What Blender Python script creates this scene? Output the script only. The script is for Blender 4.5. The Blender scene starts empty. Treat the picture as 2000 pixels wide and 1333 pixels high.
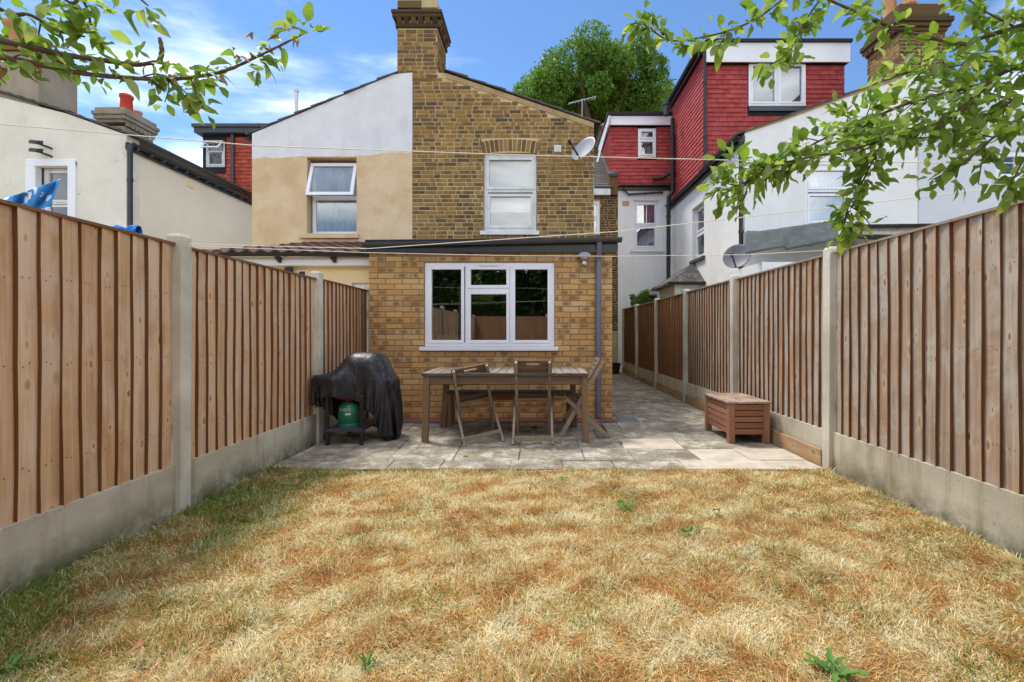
import bpy, bmesh, math, random
import numpy as np
from mathutils import Vector, Matrix, noise
random.seed(7); np.random.seed(7)
R = math.radians
scn = bpy.context.scene
col = scn.collection

# ------------------------------------------------------------------ camera, sky, sun, exposure
CAMZ, F = 1.15, 903.0
cd = bpy.data.cameras.new('camera'); cam = bpy.data.objects.new('camera', cd); col.objects.link(cam)
cam.location = (0, 0, CAMZ); cam.rotation_euler = (R(90), 0, 0)
cd.sensor_width = 36; cd.lens = F / 2000 * 36; cd.shift_x = -0.025; cd.shift_y = -0.00825
cd.clip_start = 0.05; cd.clip_end = 900
scn.camera = cam
SUN = Vector((-0.30, 0.27, 0.75)).normalized()
ELEV = math.asin(SUN.z)
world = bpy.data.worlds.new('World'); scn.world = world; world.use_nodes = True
wn = world.node_tree; wn.nodes.clear()
def W(t, **k):
    n = wn.nodes.new(t)
    for a, b in k.items(): setattr(n, a, b)
    return n
wo = W('ShaderNodeOutputWorld'); bg = W('ShaderNodeBackground'); sky = W('ShaderNodeTexSky')
sky.sky_type = 'NISHITA'; sky.sun_disc = False; sky.sun_elevation = ELEV
sky.sun_rotation = math.atan2(SUN.x, SUN.y); sky.air_density = 1.0; sky.dust_density = 0.0; sky.ozone_density = 4.0
tc = W('ShaderNodeTexCoord'); sep = W('ShaderNodeSeparateXYZ'); wn.links.new(tc.outputs['Generated'], sep.inputs[0])
def wm(op, a, b):
    n = W('ShaderNodeMath', operation=op)
    for i, v in enumerate((a, b)):
        if isinstance(v, (int, float)): n.inputs[i].default_value = v
        elif v is not None: wn.links.new(v, n.inputs[i])
    return n.outputs[0]
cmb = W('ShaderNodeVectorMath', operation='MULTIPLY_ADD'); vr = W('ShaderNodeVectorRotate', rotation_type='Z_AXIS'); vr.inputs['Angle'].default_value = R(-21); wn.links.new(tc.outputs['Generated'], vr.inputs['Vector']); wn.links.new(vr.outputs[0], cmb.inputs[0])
cmb.inputs[1].default_value = (1, 1, 2.4); cmb.inputs[2].default_value = (-15.1987, -22.1970, 24.3046)  # cloud noise placed to clear the view; bright cloud out of view fills facades
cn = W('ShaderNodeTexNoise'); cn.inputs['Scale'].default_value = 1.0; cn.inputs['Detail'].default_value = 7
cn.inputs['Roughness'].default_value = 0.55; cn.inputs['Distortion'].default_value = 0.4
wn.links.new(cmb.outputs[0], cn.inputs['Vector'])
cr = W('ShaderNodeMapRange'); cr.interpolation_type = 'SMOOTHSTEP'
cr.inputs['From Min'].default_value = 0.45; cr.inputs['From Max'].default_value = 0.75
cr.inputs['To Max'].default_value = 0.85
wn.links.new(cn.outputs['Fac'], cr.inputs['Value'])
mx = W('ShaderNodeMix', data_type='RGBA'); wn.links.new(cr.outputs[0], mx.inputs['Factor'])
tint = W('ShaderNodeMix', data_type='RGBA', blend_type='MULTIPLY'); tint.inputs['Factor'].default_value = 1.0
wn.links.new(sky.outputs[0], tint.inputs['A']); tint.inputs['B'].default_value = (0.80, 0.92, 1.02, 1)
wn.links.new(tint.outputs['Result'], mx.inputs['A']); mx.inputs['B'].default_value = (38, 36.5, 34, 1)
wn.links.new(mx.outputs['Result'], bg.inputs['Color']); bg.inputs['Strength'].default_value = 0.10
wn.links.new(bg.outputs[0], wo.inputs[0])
sl = bpy.data.lights.new('sun', 'SUN'); sl.energy = 1.75; sl.angle = R(12.0); sl.color = (1.0, 0.95, 0.87)
so = bpy.data.objects.new('sun', sl); col.objects.link(so)
so.rotation_euler = (-SUN).to_track_quat('-Z', 'Y').to_euler()
scn.view_settings.view_transform = 'Standard'; scn.view_settings.look = 'None'
scn.view_settings.exposure = 0.93; scn.view_settings.gamma = 1.0
scn.view_settings.use_curve_mapping = False
scn.render.engine = 'CYCLES'
scn.cycles.use_denoising = True
scn.cycles.max_bounces = 8; scn.cycles.transparent_max_bounces = 12

# ------------------------------------------------------------------ helpers
def S(r, g, b):
    f = lambda c: (c / 255 / 12.92) if c <= 10 else ((c / 255 + 0.055) / 1.055) ** 2.4
    return (f(r), f(g), f(b), 1.0)
def X_(px, Y): return (px - 1050) * Y / F
def Z_(py, Y): return CAMZ - (py - 650) * Y / F
def P(px, py, Y): return Vector((X_(px, Y), Y, Z_(py, Y)))

class NT:
    def __init__(s, name):
        s.m = bpy.data.materials.new(name); s.m.use_nodes = True; s.t = s.m.node_tree
        s.t.nodes.clear(); s.out = s.n('ShaderNodeOutputMaterial')
    def n(s, t, **k):
        x = s.t.nodes.new(t)
        for a, b in k.items(): setattr(x, a, b)
        return x
    def l(s, a, b): s.t.links.new(a, b)
    def put(s, sock, v):
        if v is None: return
        if hasattr(v, 'is_output'): s.l(v, sock)
        else: sock.default_value = v
    def math(s, op, a, b=None, clamp=False):
        x = s.n('ShaderNodeMath', operation=op, use_clamp=clamp); s.put(x.inputs[0], a); s.put(x.inputs[1], b); return x.outputs[0]
    def mix(s, f, a, b, mode='MIX'):
        x = s.n('ShaderNodeMix', data_type='RGBA', blend_type=mode)
        s.put(x.inputs['Factor'], f); s.put(x.inputs['A'], a); s.put(x.inputs['B'], b); return x.outputs['Result']
    def pos(s, scale=(1, 1, 1), obj=False, rnd=False):
        if obj: v = s.n('ShaderNodeTexCoord').outputs['Object']
        else: v = s.n('ShaderNodeNewGeometry').outputs['Position']
        x = s.n('ShaderNodeVectorMath', operation='MULTIPLY'); s.l(v, x.inputs[0]); x.inputs[1].default_value = scale
        v = x.outputs[0]
        if rnd:
            a = s.n('ShaderNodeVectorMath', operation='SCALE'); a.inputs[0].default_value = (37.1, 91.7, 53.3)
            s.l(s.rand(), a.inputs['Scale'])
            b = s.n('ShaderNodeVectorMath', operation='ADD'); s.l(v, b.inputs[0]); s.l(a.outputs[0], b.inputs[1]); v = b.outputs[0]
        return v
    def rand(s):
        o = s.n('ShaderNodeObjectInfo').outputs['Random']; g = s.n('ShaderNodeNewGeometry').outputs['Random Per Island']
        return s.math('FRACT', s.math('ADD', s.math('MULTIPLY', o, 7.31), s.math('MULTIPLY', g, 3.77)))
    def noise(s, scale, detail=4, rough=0.55, vec=None, dist=0.0):
        x = s.n('ShaderNodeTexNoise'); x.inputs['Scale'].default_value = scale; x.inputs['Detail'].default_value = detail
        x.inputs['Roughness'].default_value = rough; x.inputs['Distortion'].default_value = dist
        s.l(vec if vec is not None else s.pos(), x.inputs['Vector']); return x.outputs['Fac']
    def vor(s, scale, vec=None, feature='F1'):
        x = s.n('ShaderNodeTexVoronoi', feature=feature); x.inputs['Scale'].default_value = scale
        s.l(vec if vec is not None else s.pos(), x.inputs['Vector']); return x
    def rng(s, v, a, b, c=0.0, d=1.0):
        x = s.n('ShaderNodeMapRange'); s.put(x.inputs[0], v)
        for i, q in enumerate((a, b, c, d)): x.inputs[i + 1].default_value = q
        return x.outputs[0]
    def ramp(s, v, stops, interp='LINEAR'):
        x = s.n('ShaderNodeValToRGB'); x.color_ramp.interpolation = interp; e = x.color_ramp.elements
        while len(e) < len(stops): e.new(0.5)
        for i, (p, c) in enumerate(stops): e[i].position = p; e[i].color = c
        s.put(x.inputs[0], v); return x.outputs[0]
    def bsdf(s, color, rough=0.8, bump=None, bstr=0.3, bdist=0.01, metal=0.0, spec=0.3):
        b = s.n('ShaderNodeBsdfPrincipled'); s.put(b.inputs['Base Color'], color); s.put(b.inputs['Roughness'], rough)
        b.inputs['Metallic'].default_value = metal; b.inputs['Specular IOR Level'].default_value = spec
        if bump is not None:
            u = s.n('ShaderNodeBump'); u.inputs['Strength'].default_value = bstr; u.inputs['Distance'].default_value = bdist
            s.l(bump, u.inputs['Height']); s.l(u.outputs[0], b.inputs['Normal'])
        s.l(b.outputs[0], s.out.inputs[0]); return b

def simple(name, c1, c2, scale=3.0, rough=0.7, bump=0.2, fine=60.0, spec=0.3, metal=0.0, dirt=None, bdist=0.004):
    n = NT(name); f = n.rng(n.noise(scale, 5, 0.6), 0.32, 0.68)
    c = n.mix(f, c1, c2)
    if dirt is not None: c = n.mix(n.math('MULTIPLY', n.rng(n.noise(scale * 0.6, 6, 0.7, n.pos((1, 1, 0.35))), 0.5, 0.75), 0.6), c, dirt)
    n.bsdf(c, rough, n.noise(fine, 3), bump, bdist, metal, spec); return n.m

def wood(name, cols, axis='z', rough=0.85, knots=True, obj=False, grain=1.0, bleach=None, knot_light=1.2, weather=None, kx=8.5, kz=4.2):
    n = NT(name); k = {'z': (1, 1, 0.06), 'x': (0.06, 1, 1), 'y': (1, 0.06, 1)}[axis]
    v = n.pos(k, obj, True)
    g1 = n.noise(55, 5, 0.65, v, 0.6); g2 = n.noise(9, 4, 0.6, v, 1.2)
    r = n.rand()
    base = n.ramp(r, [(i / (len(cols) - 1), c) for i, c in enumerate(cols)])
    c = n.mix(n.rng(g1, 0.40, 0.66, 0.0, 0.5 * grain), base, (base_dark(cols[0], .62)))
    g3 = n.noise(3.0, 5, 0.65, n.pos((1, 1, .5), obj, True), .8); c = n.mix(n.rng(g3, .44, .70, 0, .28), c, base_dark(cols[0], .72))
    c = n.mix(n.rng(g2, 0.4, 0.75, 0.0, 0.5 * grain), c, base_light(cols[-1]))
    if weather is not None:
        g4 = n.noise(20, 4, 0.6, n.pos({'z': (1, 1, .035), 'x': (.035, 1, 1), 'y': (1, .035, 1)}[axis], obj, True), 1.0)
        c = n.mix(n.rng(g4, .46, .64, 0, .55), c, base_dark(cols[0], .64))
        g5 = n.noise(2.6, 6, 0.7, n.pos((1, 1, .8), obj, True), 1.0); c = n.mix(n.rng(g5, .46, .62, 0, .65), c, weather)
        g6 = n.noise(1.7, 5, 0.65, n.pos((1, 1, .5), obj, True), .5); c = n.mix(n.rng(g6, .52, .68, 0, .55), c, S(176, 122, 74))
    if knots:
        sp = n.n('ShaderNodeSeparateXYZ'); n.l(n.pos((1, 1, 1), obj, True), sp.inputs[0]); o3 = {'z': (0, 1, 2), 'x': (1, 2, 0), 'y': (0, 2, 1)}[axis]
        cb = n.n('ShaderNodeCombineXYZ'); n.l(n.math('MULTIPLY', n.math('ADD', sp.outputs[o3[0]], sp.outputs[o3[1]]), kx), cb.inputs[0]); n.l(n.math('MULTIPLY', sp.outputs[o3[2]], kz), cb.inputs[1])
        vo = n.n('ShaderNodeTexVoronoi', voronoi_dimensions='2D'); vo.inputs['Scale'].default_value = 1.0; n.l(cb.outputs[0], vo.inputs['Vector']); d = vo.outputs['Distance']
        d = n.math('ADD', d, n.math('MULTIPLY', n.math('SUBTRACT', n.noise(30, 2, .5, v), .5), .06))
        sepc = n.n('ShaderNodeSeparateColor'); n.l(vo.outputs['Color'], sepc.inputs[0]); rare = n.math('MULTIPLY', n.math('GREATER_THAN', sepc.outputs[0], 0.52), n.rng(sepc.outputs[1], 0, 1, .35, 1.0))
        d = n.math('MULTIPLY', d, n.rng(sepc.outputs[2], 0, 1, .8, 2.0))
        halo = n.math('MULTIPLY', n.rng(d, 0.10, 0.34, 0.75, 0.0), rare)
        c = n.mix(halo, c, base_light(cols[-1], knot_light))
        ring = n.math('MULTIPLY', n.math('MULTIPLY', n.rng(n.math('SINE', n.math('MULTIPLY', d, 70.0)), .2, 1, 0, .35), n.rng(d, .1, .3, 1, 0)), rare)
        c = n.mix(ring, c, base_dark(cols[0], 0.6))
        kn = n.math('MULTIPLY', n.rng(d, 0.07, 0.15, 0.95, 0.0), rare)
        c = n.mix(kn, c, base_dark(cols[0], 0.30))
    if bleach is not None:
        c = n.mix(n.rng(n.noise(5, 6, 0.7, n.pos((1, 1, 1))), 0.42, 0.66, 0, 0.75), c, bleach)
    n.bsdf(c, rough, g1, 0.7, 0.004, 0, 0.2); return n.m
def base_dark(c, f=0.55): return (c[0] * f, c[1] * f * 0.95, c[2] * f * 0.9, 1)
def base_light(c, f=1.35): return (min(1, c[0] * f), min(1, c[1] * f), min(1, c[2] * f), 1)

def brickmat(name, cols, smudge, sm_amt, rough=0.9):
    n = NT(name); r = n.rand()
    c = n.ramp(r, [(i / (len(cols) - 1), q) for i, q in enumerate(cols)])
    v = n.pos((1, 1, 1), False, True)
    at = n.n('ShaderNodeAttribute'); at.attribute_name = 'bp'; sx = n.n('ShaderNodeSeparateXYZ'); n.l(at.outputs['Vector'], sx.inputs[0])
    ox = n.math('MULTIPLY', n.math('SUBTRACT', n.math('FRACT', n.math('MULTIPLY', r, 13.7)), .5), 1.1)
    qx = n.math('POWER', n.math('MULTIPLY', n.math('ABSOLUTE', n.math('SUBTRACT', sx.outputs[0], ox)), 1.7), 2.0); qz = n.math('POWER', n.math('MULTIPLY', n.math('ABSOLUTE', sx.outputs[1]), .95), 2.0)
    el = n.math('ADD', n.math('ADD', qx, qz), n.math('MULTIPLY', n.math('SUBTRACT', n.noise(16.0, 4, 0.65, v), .5), 1.6))
    has = n.math('GREATER_THAN', n.math('FRACT', n.math('MULTIPLY', r, 5.3)), .55)
    sm = n.math('MULTIPLY', n.math('MULTIPLY', n.rng(el, 0.15, 1.15, 1, 0), has), sm_amt)
    c = n.mix(sm, c, smudge)
    gr = n.noise(45, 5, 0.7)
    c = n.mix(n.rng(gr, 0.35, 0.75, 0, 0.45), c, base_dark(cols[0], 0.5))
    c = n.mix(n.rng(n.noise(90, 3, 0.6), 0.55, 0.8, 0, 0.5), c, base_light(cols[-1], 1.3))
    n.bsdf(c, rough, gr, 0.5, 0.006, 0, 0.2); return n.m

class MB:
    def __init__(s): s.v = []; s.f = []
    def add(s, vs, fs):
        o = len(s.v); s.v += [Vector(a) for a in vs]; s.f += [tuple(i + o for i in f) for f in fs]; return s
    def hexa(s, q):   # 8 verts: bottom 4 ccw, top 4 ccw
        return s.add(q, [(3, 2, 1, 0), (4, 5, 6, 7), (0, 1, 5, 4), (1, 2, 6, 5), (2, 3, 7, 6), (3, 0, 4, 7)])
    def box(s, x0, x1, y0, y1, z0, z1, M=None):
        q = [(x0, y0, z0), (x1, y0, z0), (x1, y1, z0), (x0, y1, z0), (x0, y0, z1), (x1, y0, z1), (x1, y1, z1), (x0, y1, z1)]
        if M: q = [M(*a) for a in q]
        return s.hexa(q)
    def beam(s, a, b, w, h, up=(0, 0, 1)):
        a, b = Vector(a), Vector(b); d = (b - a).normalized(); up = Vector(up)
        if abs(d.dot(up)) > 0.98: up = Vector((0, 1, 0))
        x = d.cross(up).normalized(); y = x.cross(d).normalized()
        q = []
        for c in (a, b):
            q += [c - x * w / 2 - y * h / 2, c + x * w / 2 - y * h / 2, c + x * w / 2 + y * h / 2, c - x * w / 2 + y * h / 2]
        return s.hexa(q)
    def tube(s, pts, rads, seg=8, cap=True):
        pts = [Vector(p) for p in pts]; n = len(pts)
        if isinstance(rads, (int, float)): rads = [rads] * n
        o = len(s.v); ref = None
        for i, p in enumerate(pts):
            d = (pts[min(i + 1, n - 1)] - pts[max(i - 1, 0)]).normalized()
            if ref is None: ref = d.orthogonal().normalized()
            ref = (ref - d * ref.dot(d)); ref = ref.normalized() if ref.length > 1e-6 else d.orthogonal().normalized()
            y = d.cross(ref)
            for k in range(seg):
                a = 2 * math.pi * k / seg
                s.v.append(p + (ref * math.cos(a) + y * math.sin(a)) * rads[i])
        for i in range(n - 1):
            for k in range(seg):
                a = o + i * seg + k; b = o + i * seg + (k + 1) % seg
                s.f.append((a, b, b + seg, a + seg))
        if cap:
            s.f.append(tuple(o + k for k in reversed(range(seg)))); s.f.append(tuple(o + (n - 1) * seg + k for k in range(seg)))
        return s
    def lathe(s, c, prof, seg=20, axis=(0, 0, 1)):
        c = Vector(c); q = Vector((0, 0, 1)).rotation_difference(Vector(axis).normalized()); o = len(s.v)
        for r, h in prof:
            for k in range(seg):
                a = 2 * math.pi * k / seg; s.v.append(c + q @ Vector((r * math.cos(a), r * math.sin(a), h)))
        for i in range(len(prof) - 1):
            for k in range(seg):
                a = o + i * seg + k; b = o + i * seg + (k + 1) % seg; s.f.append((a, b, b + seg, a + seg))
        s.f.append(tuple(o + k for k in reversed(range(seg)))); s.f.append(tuple(o + (len(prof) - 1) * seg + k for k in range(seg)))
        return s
    def grid(s, fn, nu, nv):
        o = len(s.v)
        for j in range(nv + 1):
            for i in range(nu + 1): s.v.append(Vector(fn(i / nu, j / nv)))
        for j in range(nv):
            for i in range(nu):
                a = o + j * (nu + 1) + i; s.f.append((a, a + 1, a + nu + 2, a + nu + 1))
        return s
    def mesh(s, name, off=(0, 0, 0), smooth=False, recalc=True):
        me = bpy.data.meshes.new(name); off = Vector(off)
        me.from_pydata([tuple(v - off) for v in s.v], [], s.f)
        if recalc:
            bm = bmesh.new(); bm.from_mesh(me); bmesh.ops.recalc_face_normals(bm, faces=bm.faces); bm.to_mesh(me); bm.free()
        if smooth: me.polygons.foreach_set('use_smooth', [True] * len(me.polygons))
        return me
WL = {}
def tag(o, label=None, cat=None, group=None, kind=None):
    if label: o['label'] = label
    if cat: o['category'] = cat
    if group: o['group'] = group
    if kind: o['kind'] = kind
    return o
def thing(name, loc, label, cat, group=None, rz=0):
    o = bpy.data.objects.new(name, None); col.objects.link(o); o.location = loc; o.rotation_euler = (0, 0, rz); o.empty_display_size = 0.1
    WL[o.name] = Vector(loc); return tag(o, label, cat, group)
def build(mb, name, mat, parent=None, loc=None, local=False, smooth=False, recalc=True, bevel=0.0, kind=None):
    if parent is not None: off = Vector((0, 0, 0)) if local else WL[parent.name]
    else: off = Vector(loc) if loc is not None else Vector((0, 0, 0))
    me = mb.mesh(name, off, smooth, recalc)
    o = bpy.data.objects.new(name, me); col.objects.link(o)
    for m in (mat if isinstance(mat, (list, tuple)) else [mat]): me.materials.append(m)
    if parent is not None: o.parent = parent
    else: o.location = off
    WL[o.name] = off
    if bevel:
        b = o.modifiers.new('bevel', 'BEVEL'); b.width = bevel; b.segments = 2; b.limit_method = 'ANGLE'
    if kind: o['kind'] = kind
    return o
def place(me, name, parent, wloc, rot=(0, 0, 0), scale=(1, 1, 1)):
    o = bpy.data.objects.new(name, me); col.objects.link(o); o.parent = parent
    o.location = Vector(wloc) - WL[parent.name]; o.rotation_euler = rot; o.scale = scale
    return o
def front(Y): return lambda u, w, v: (u, Y - w, v)       # u along X, w outwards (towards the garden), v up
def leftf(X): return lambda u, w, v: (X - w, u, v)       # wall facing -X, u along Y
def rightf(X): return lambda u, w, v: (X + w, u, v)      # wall facing +X, u along Y

def wall(mb, M, u0, u1, z0, top, w0, w1, holes=()):
    """wall slab between depths w0..w1 with a sloping top [(u,z),...] and rectangular holes (u0,u1,z0,z1)"""
    def tz(u):
        for (a, za), (b, zb) in zip(top, top[1:]):
            if a <= u <= b: return za + (zb - za) * (u - a) / (b - a)
        return top[0][1] if u < top[0][0] else top[-1][1]
    us = sorted({u0, u1} | {u for u, z in top if u0 < u < u1} | {h[i] for h in holes for i in (0, 1) if u0 < h[i] < u1})
    for a, b in zip(us, us[1:]):
        m = (a + b) / 2; hs = sorted([(h[2], h[3]) for h in holes if h[0] < m < h[1]]); z = z0
        for h0, h1 in hs + [(None, None)]:
            if h0 is None: za = zb = None; ta, tb = tz(a), tz(b)
            else: ta = tb = h0
            if max(ta, tb) - z > 1e-4:
                mb.hexa([M(a, w0, z), M(b, w0, z), M(b, w1, z), M(a, w1, z), M(a, w0, ta), M(b, w0, tb), M(b, w1, tb), M(a, w1, ta)])
            if h0 is not None: z = h1
    return tz

# ------------------------------------------------------------------ materials
fence_l = wood('fence_wood_left', [S(216, 176, 134), S(232, 196, 156), S(194, 148, 104), S(238, 206, 170), S(206, 160, 114), S(224, 188, 150)], weather=S(216, 194, 170))
fence_r = wood('fence_wood_right', [S(158, 138, 118), S(178, 160, 140), S(156, 132, 108), S(192, 176, 158), S(168, 148, 126)], knot_light=1.7, weather=S(186, 178, 166))
fence_far = wood('fence_wood_far', [S(150, 106, 76), S(168, 124, 90), S(164, 124, 90), S(182, 144, 112)])
rail_wood = wood('rail_wood', [S(120, 85, 60), S(135, 98, 72)], 'y', knots=False)
timber = wood('timber_board', [S(168, 136, 98), S(184, 152, 112)], 'y', grain=1.3, weather=S(176, 160, 136))
concrete = simple('concrete', S(168, 163, 148), S(196, 190, 174), 2.2, 0.9, 0.25, 70, dirt=S(120, 110, 88))
concrete_post = simple('concrete_post', S(186, 180, 160), S(216, 211, 194), 3, 0.9, 0.5, 60, dirt=S(128, 118, 94))
def conc_green():
    n = NT('gravel_board_concrete'); z = n.n('ShaderNodeSeparateXYZ'); n.l(n.pos(), z.inputs[0])
    c = n.mix(n.rng(n.noise(2.0, 5), .35, .65), S(178, 170, 150), S(204, 196, 174))
    st = n.noise(6, 4, 0.6, n.pos((1, 1, 0.12)))
    c = n.mix(n.rng(st, 0.5, 0.72, 0, 0.7), c, S(140, 122, 92))
    c = n.mix(n.rng(n.noise(1.3, 7, .7), .52, .68, 0, .6), c, S(150, 136, 106)); c = n.mix(n.rng(n.noise(38, 4, .7), .60, .70, 0, .6), c, S(120, 110, 90))
    low = n.math('MULTIPLY', n.rng(z.outputs[2], 0.0, 0.17, 1, 0), n.rng(n.noise(5, 6, .7), .32, .55))
    c = n.mix(low, c, S(108, 106, 74))
    n.bsdf(c, 0.92, n.noise(60, 4), 0.3, 0.004); return n.m
gravel_conc = conc_green()
ext_brick = brickmat('yellow_brick', [S(194, 148, 92), S(210, 166, 106), S(200, 154, 96), S(172, 130, 88), S(216, 178, 122), S(194, 154, 104)], S(108, 82, 62), 0.75)
old_brick = brickmat('stock_brick', [S(146, 114, 68), S(174, 138, 80), S(104, 84, 64), S(160, 122, 68), S(122, 98, 72), S(182, 146, 86), S(132, 102, 62), S(88, 74, 62)], S(92, 74, 56), 0.6)
dark_brick = brickmat('sooty_brick', [S(96, 78, 52), S(120, 96, 58), S(74, 62, 50), S(110, 88, 60), S(136, 104, 54)], S(60, 50, 42), 0.7)
mortar_new = simple('grey_mortar', S(128, 110, 84), S(148, 130, 100), 6, 0.95, 0.4, 120)
mortar_old = simple('pale_mortar', S(186, 166, 124), S(210, 190, 148), 2.5, 0.95, 0.5, 90, dirt=S(140, 122, 90))
white_render = simple('white_render', S(214, 214, 216), S(226, 226, 228), 1.2, 0.9, 0.25, 40, dirt=S(190, 190, 190))
grey_white = simple('pale_grey_render', S(204, 210, 216), S(214, 219, 224), 1.2, 0.9, 0.2, 40)
white_brickpaint = simple('white_masonry_paint', S(232, 232, 230), S(242, 242, 240), 1.5, 0.85, 0.4, 24, dirt=S(212, 211, 204))
cream_side = simple('cream_render', S(232, 220, 196), S(240, 229, 206), 0.8, 0.9, 0.15, 40, dirt=S(220, 206, 178))
cream_ext = simple('cream_paint', S(240, 214, 166), S(246, 222, 178), 1.0, 0.85, 0.1, 40)
upvc = simple('white_upvc', S(232, 232, 236), S(240, 240, 244), 2, 0.3, 0.0, 20, spec=0.5)
upvc_old = simple('worn_white_paint', S(214, 214, 212), S(232, 232, 230), 6, 0.5, 0.1, 40, dirt=S(176, 172, 160))
grey_plastic = simple('grey_plastic', S(96, 100, 112), S(106, 110, 122), 3, 0.4, 0.0, 20, spec=0.5)
dgrey_plastic = simple('dark_grey_plastic', S(58, 60, 66), S(70, 72, 78), 3, 0.4, 0.0, 20, spec=0.5)
black_plastic = simple('black_plastic', S(30, 30, 32), S(42, 42, 44), 3, 0.4, 0.0, 20, spec=0.5)
bitumen = simple('black_bitumen', S(34, 34, 36), S(52, 52, 54), 8, 0.8, 0.3, 60)
slate = simple('roof_slate', S(72, 68, 66), S(100, 92, 86), 5, 0.75, 0.3, 50, dirt=S(120, 108, 84))
felt = simple('lead_grey_felt', S(66, 70, 70), S(88, 93, 92), 5, 0.85, 0.5, 40, dirt=S(84, 88, 84))
pantile_m = brickmat('brown_pantile', [S(92, 62, 54), S(112, 78, 68), S(82, 58, 52)], S(60, 46, 42), 0.5, 0.75)
red_tile = brickmat('red_hung_tile', [S(182, 76, 74), S(196, 92, 88), S(164, 66, 64), S(188, 84, 80), S(174, 72, 72)], S(146, 56, 54), 0.5, 0.7)
orange_tile = brickmat('orange_hung_tile', [S(190, 84, 66), S(206, 98, 78), S(176, 74, 60), S(200, 108, 86)], S(130, 54, 46), 0.5, 0.8)
terracotta = simple('terracotta', S(206, 150, 112), S(190, 130, 92), 4, 0.85, 0.2, 50, dirt=S(150, 110, 90))
red_pot = simple('red_clay', S(196, 70, 50), S(180, 60, 44), 4, 0.85, 0.2, 50)
flaunch = simple('flaunching_mortar', S(190, 160, 120), S(165, 140, 104), 6, 0.95, 0.5, 50, dirt=S(120, 104, 80))
cem_chimney = simple('cement_render_grey', S(146, 134, 116), S(168, 156, 136), 2.5, 0.95, 0.4, 30, dirt=S(110, 98, 80))
steel = simple('galvanised_steel', S(150, 152, 154), S(176, 178, 180), 10, 0.4, 0.0, 30, metal=0.8)
dish_m = simple('dish_grey_paint', S(146, 150, 158), S(164, 168, 176), 3, 0.45, 0.0, 30, spec=0.5)
dish_dark = simple('dish_dark_paint', S(96, 98, 106), S(120, 122, 130), 4, 0.5, 0.05, 30, spec=0.5)
soil = simple('joint_soil', S(108, 98, 76), S(132, 120, 94), 9, 1.0, 0.5, 60, dirt=S(78, 84, 44))
ground_m = simple('garden_earth', S(120, 104, 72), S(140, 122, 88), 1.0, 1.0, 0.4, 30)
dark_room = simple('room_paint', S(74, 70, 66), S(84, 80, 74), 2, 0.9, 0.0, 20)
tab_wood_x = wood('weathered_teak', [S(112, 92, 74), S(128, 106, 86), S(118, 98, 80)], 'x', grain=1.4, knots=False, obj=True)
tab_wood_y = wood('weathered_top', [S(132, 120, 106), S(150, 138, 124), S(112, 100, 88), S(142, 128, 112)], 'y', grain=1.7, knots=False, obj=True)
leg_wood = wood('weathered_leg', [S(118, 94, 70), S(134, 110, 84), S(124, 100, 78)], 'z', grain=1.4, knots=False, obj=True)
grey_wood = wood('silvered_wood', [S(150, 134, 114), S(168, 152, 132), S(138, 122, 102)], 'z', grain=1.3, knots=False, obj=True)
bench_dark = simple('bench_slate_top', S(70, 68, 68), S(88, 86, 84), 8, 0.7, 0.2, 40)
chest_x = wood('red_brown_stain', [S(150, 102, 78), S(162, 112, 88), S(138, 92, 70)], 'x', knots=False, obj=True)
chest_y = wood('red_brown_stain_long', [S(152, 106, 84), S(166, 120, 98), S(138, 94, 74)], 'y', knots=False, obj=True)
chest_z = wood('red_brown_stain_post', [S(148, 104, 80), S(164, 122, 98)], 'z', knots=False, obj=True)
chest_top = wood('bleached_lid', [S(150, 128, 110), S(172, 152, 134), S(132, 104, 88)], 'y', grain=1.6, knots=False, obj=True, bleach=S(186, 172, 156))
def glass_mat(name, refl=0.10, tint=(0.9, 0.93, 0.93, 1)):
    n = NT(name); t = n.n('ShaderNodeBsdfTransparent'); t.inputs[0].default_value = tint
    g = n.n('ShaderNodeBsdfGlossy'); g.inputs['Roughness'].default_value = 0.01
    g.inputs[0].default_value = (1, 1, 1, 1)
    fr = n.n('ShaderNodeFresnel'); fr.inputs['IOR'].default_value = 1.5
    m = n.n('ShaderNodeMixShader'); n.l(n.math('ADD', n.math('MULTIPLY', fr.outputs[0], 1.3), refl, True), m.inputs[0])
    n.l(t.outputs[0], m.inputs[1]); n.l(g.outputs[0], m.inputs[2]); n.l(m.outputs[0], n.out.inputs[0]); return n.m
glass = glass_mat('window_glass', 0.10)
glass_sky = glass_mat('window_glass_reflective', 0.05)
def cloth_mat(name, c1, c2, trans=0.3):
    n = NT(name); c = n.mix(n.noise(14, 3, 0.5, n.pos((1, 1, 0.1))), c1, c2)
    d = n.n('ShaderNodeBsdfDiffuse'); n.l(c, d.inputs[0]); t = n.n('ShaderNodeBsdfTranslucent'); n.l(c, t.inputs[0])
    m = n.n('ShaderNodeMixShader'); m.inputs[0].default_value = trans; n.l(d.outputs[0], m.inputs[1]); n.l(t.outputs[0], m.inputs[2]); n.l(m.outputs[0], n.out.inputs[0]); return n.m
net = cloth_mat('net_curtain', S(236, 236, 242), S(248, 248, 250), .5)
blind_m = cloth_mat('roller_blind', S(228, 228, 228), S(236, 236, 236))
blue_curtain = cloth_mat('pale_blue_curtain', S(160, 184, 222), S(206, 220, 240))
pink_curtain = cloth_mat('patterned_curtain', S(206, 190, 200), S(176, 160, 178))
cord_m = simple('washing_line_cord', S(226, 220, 200), S(236, 230, 214), 20, 0.7, 0.1, 100)

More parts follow.
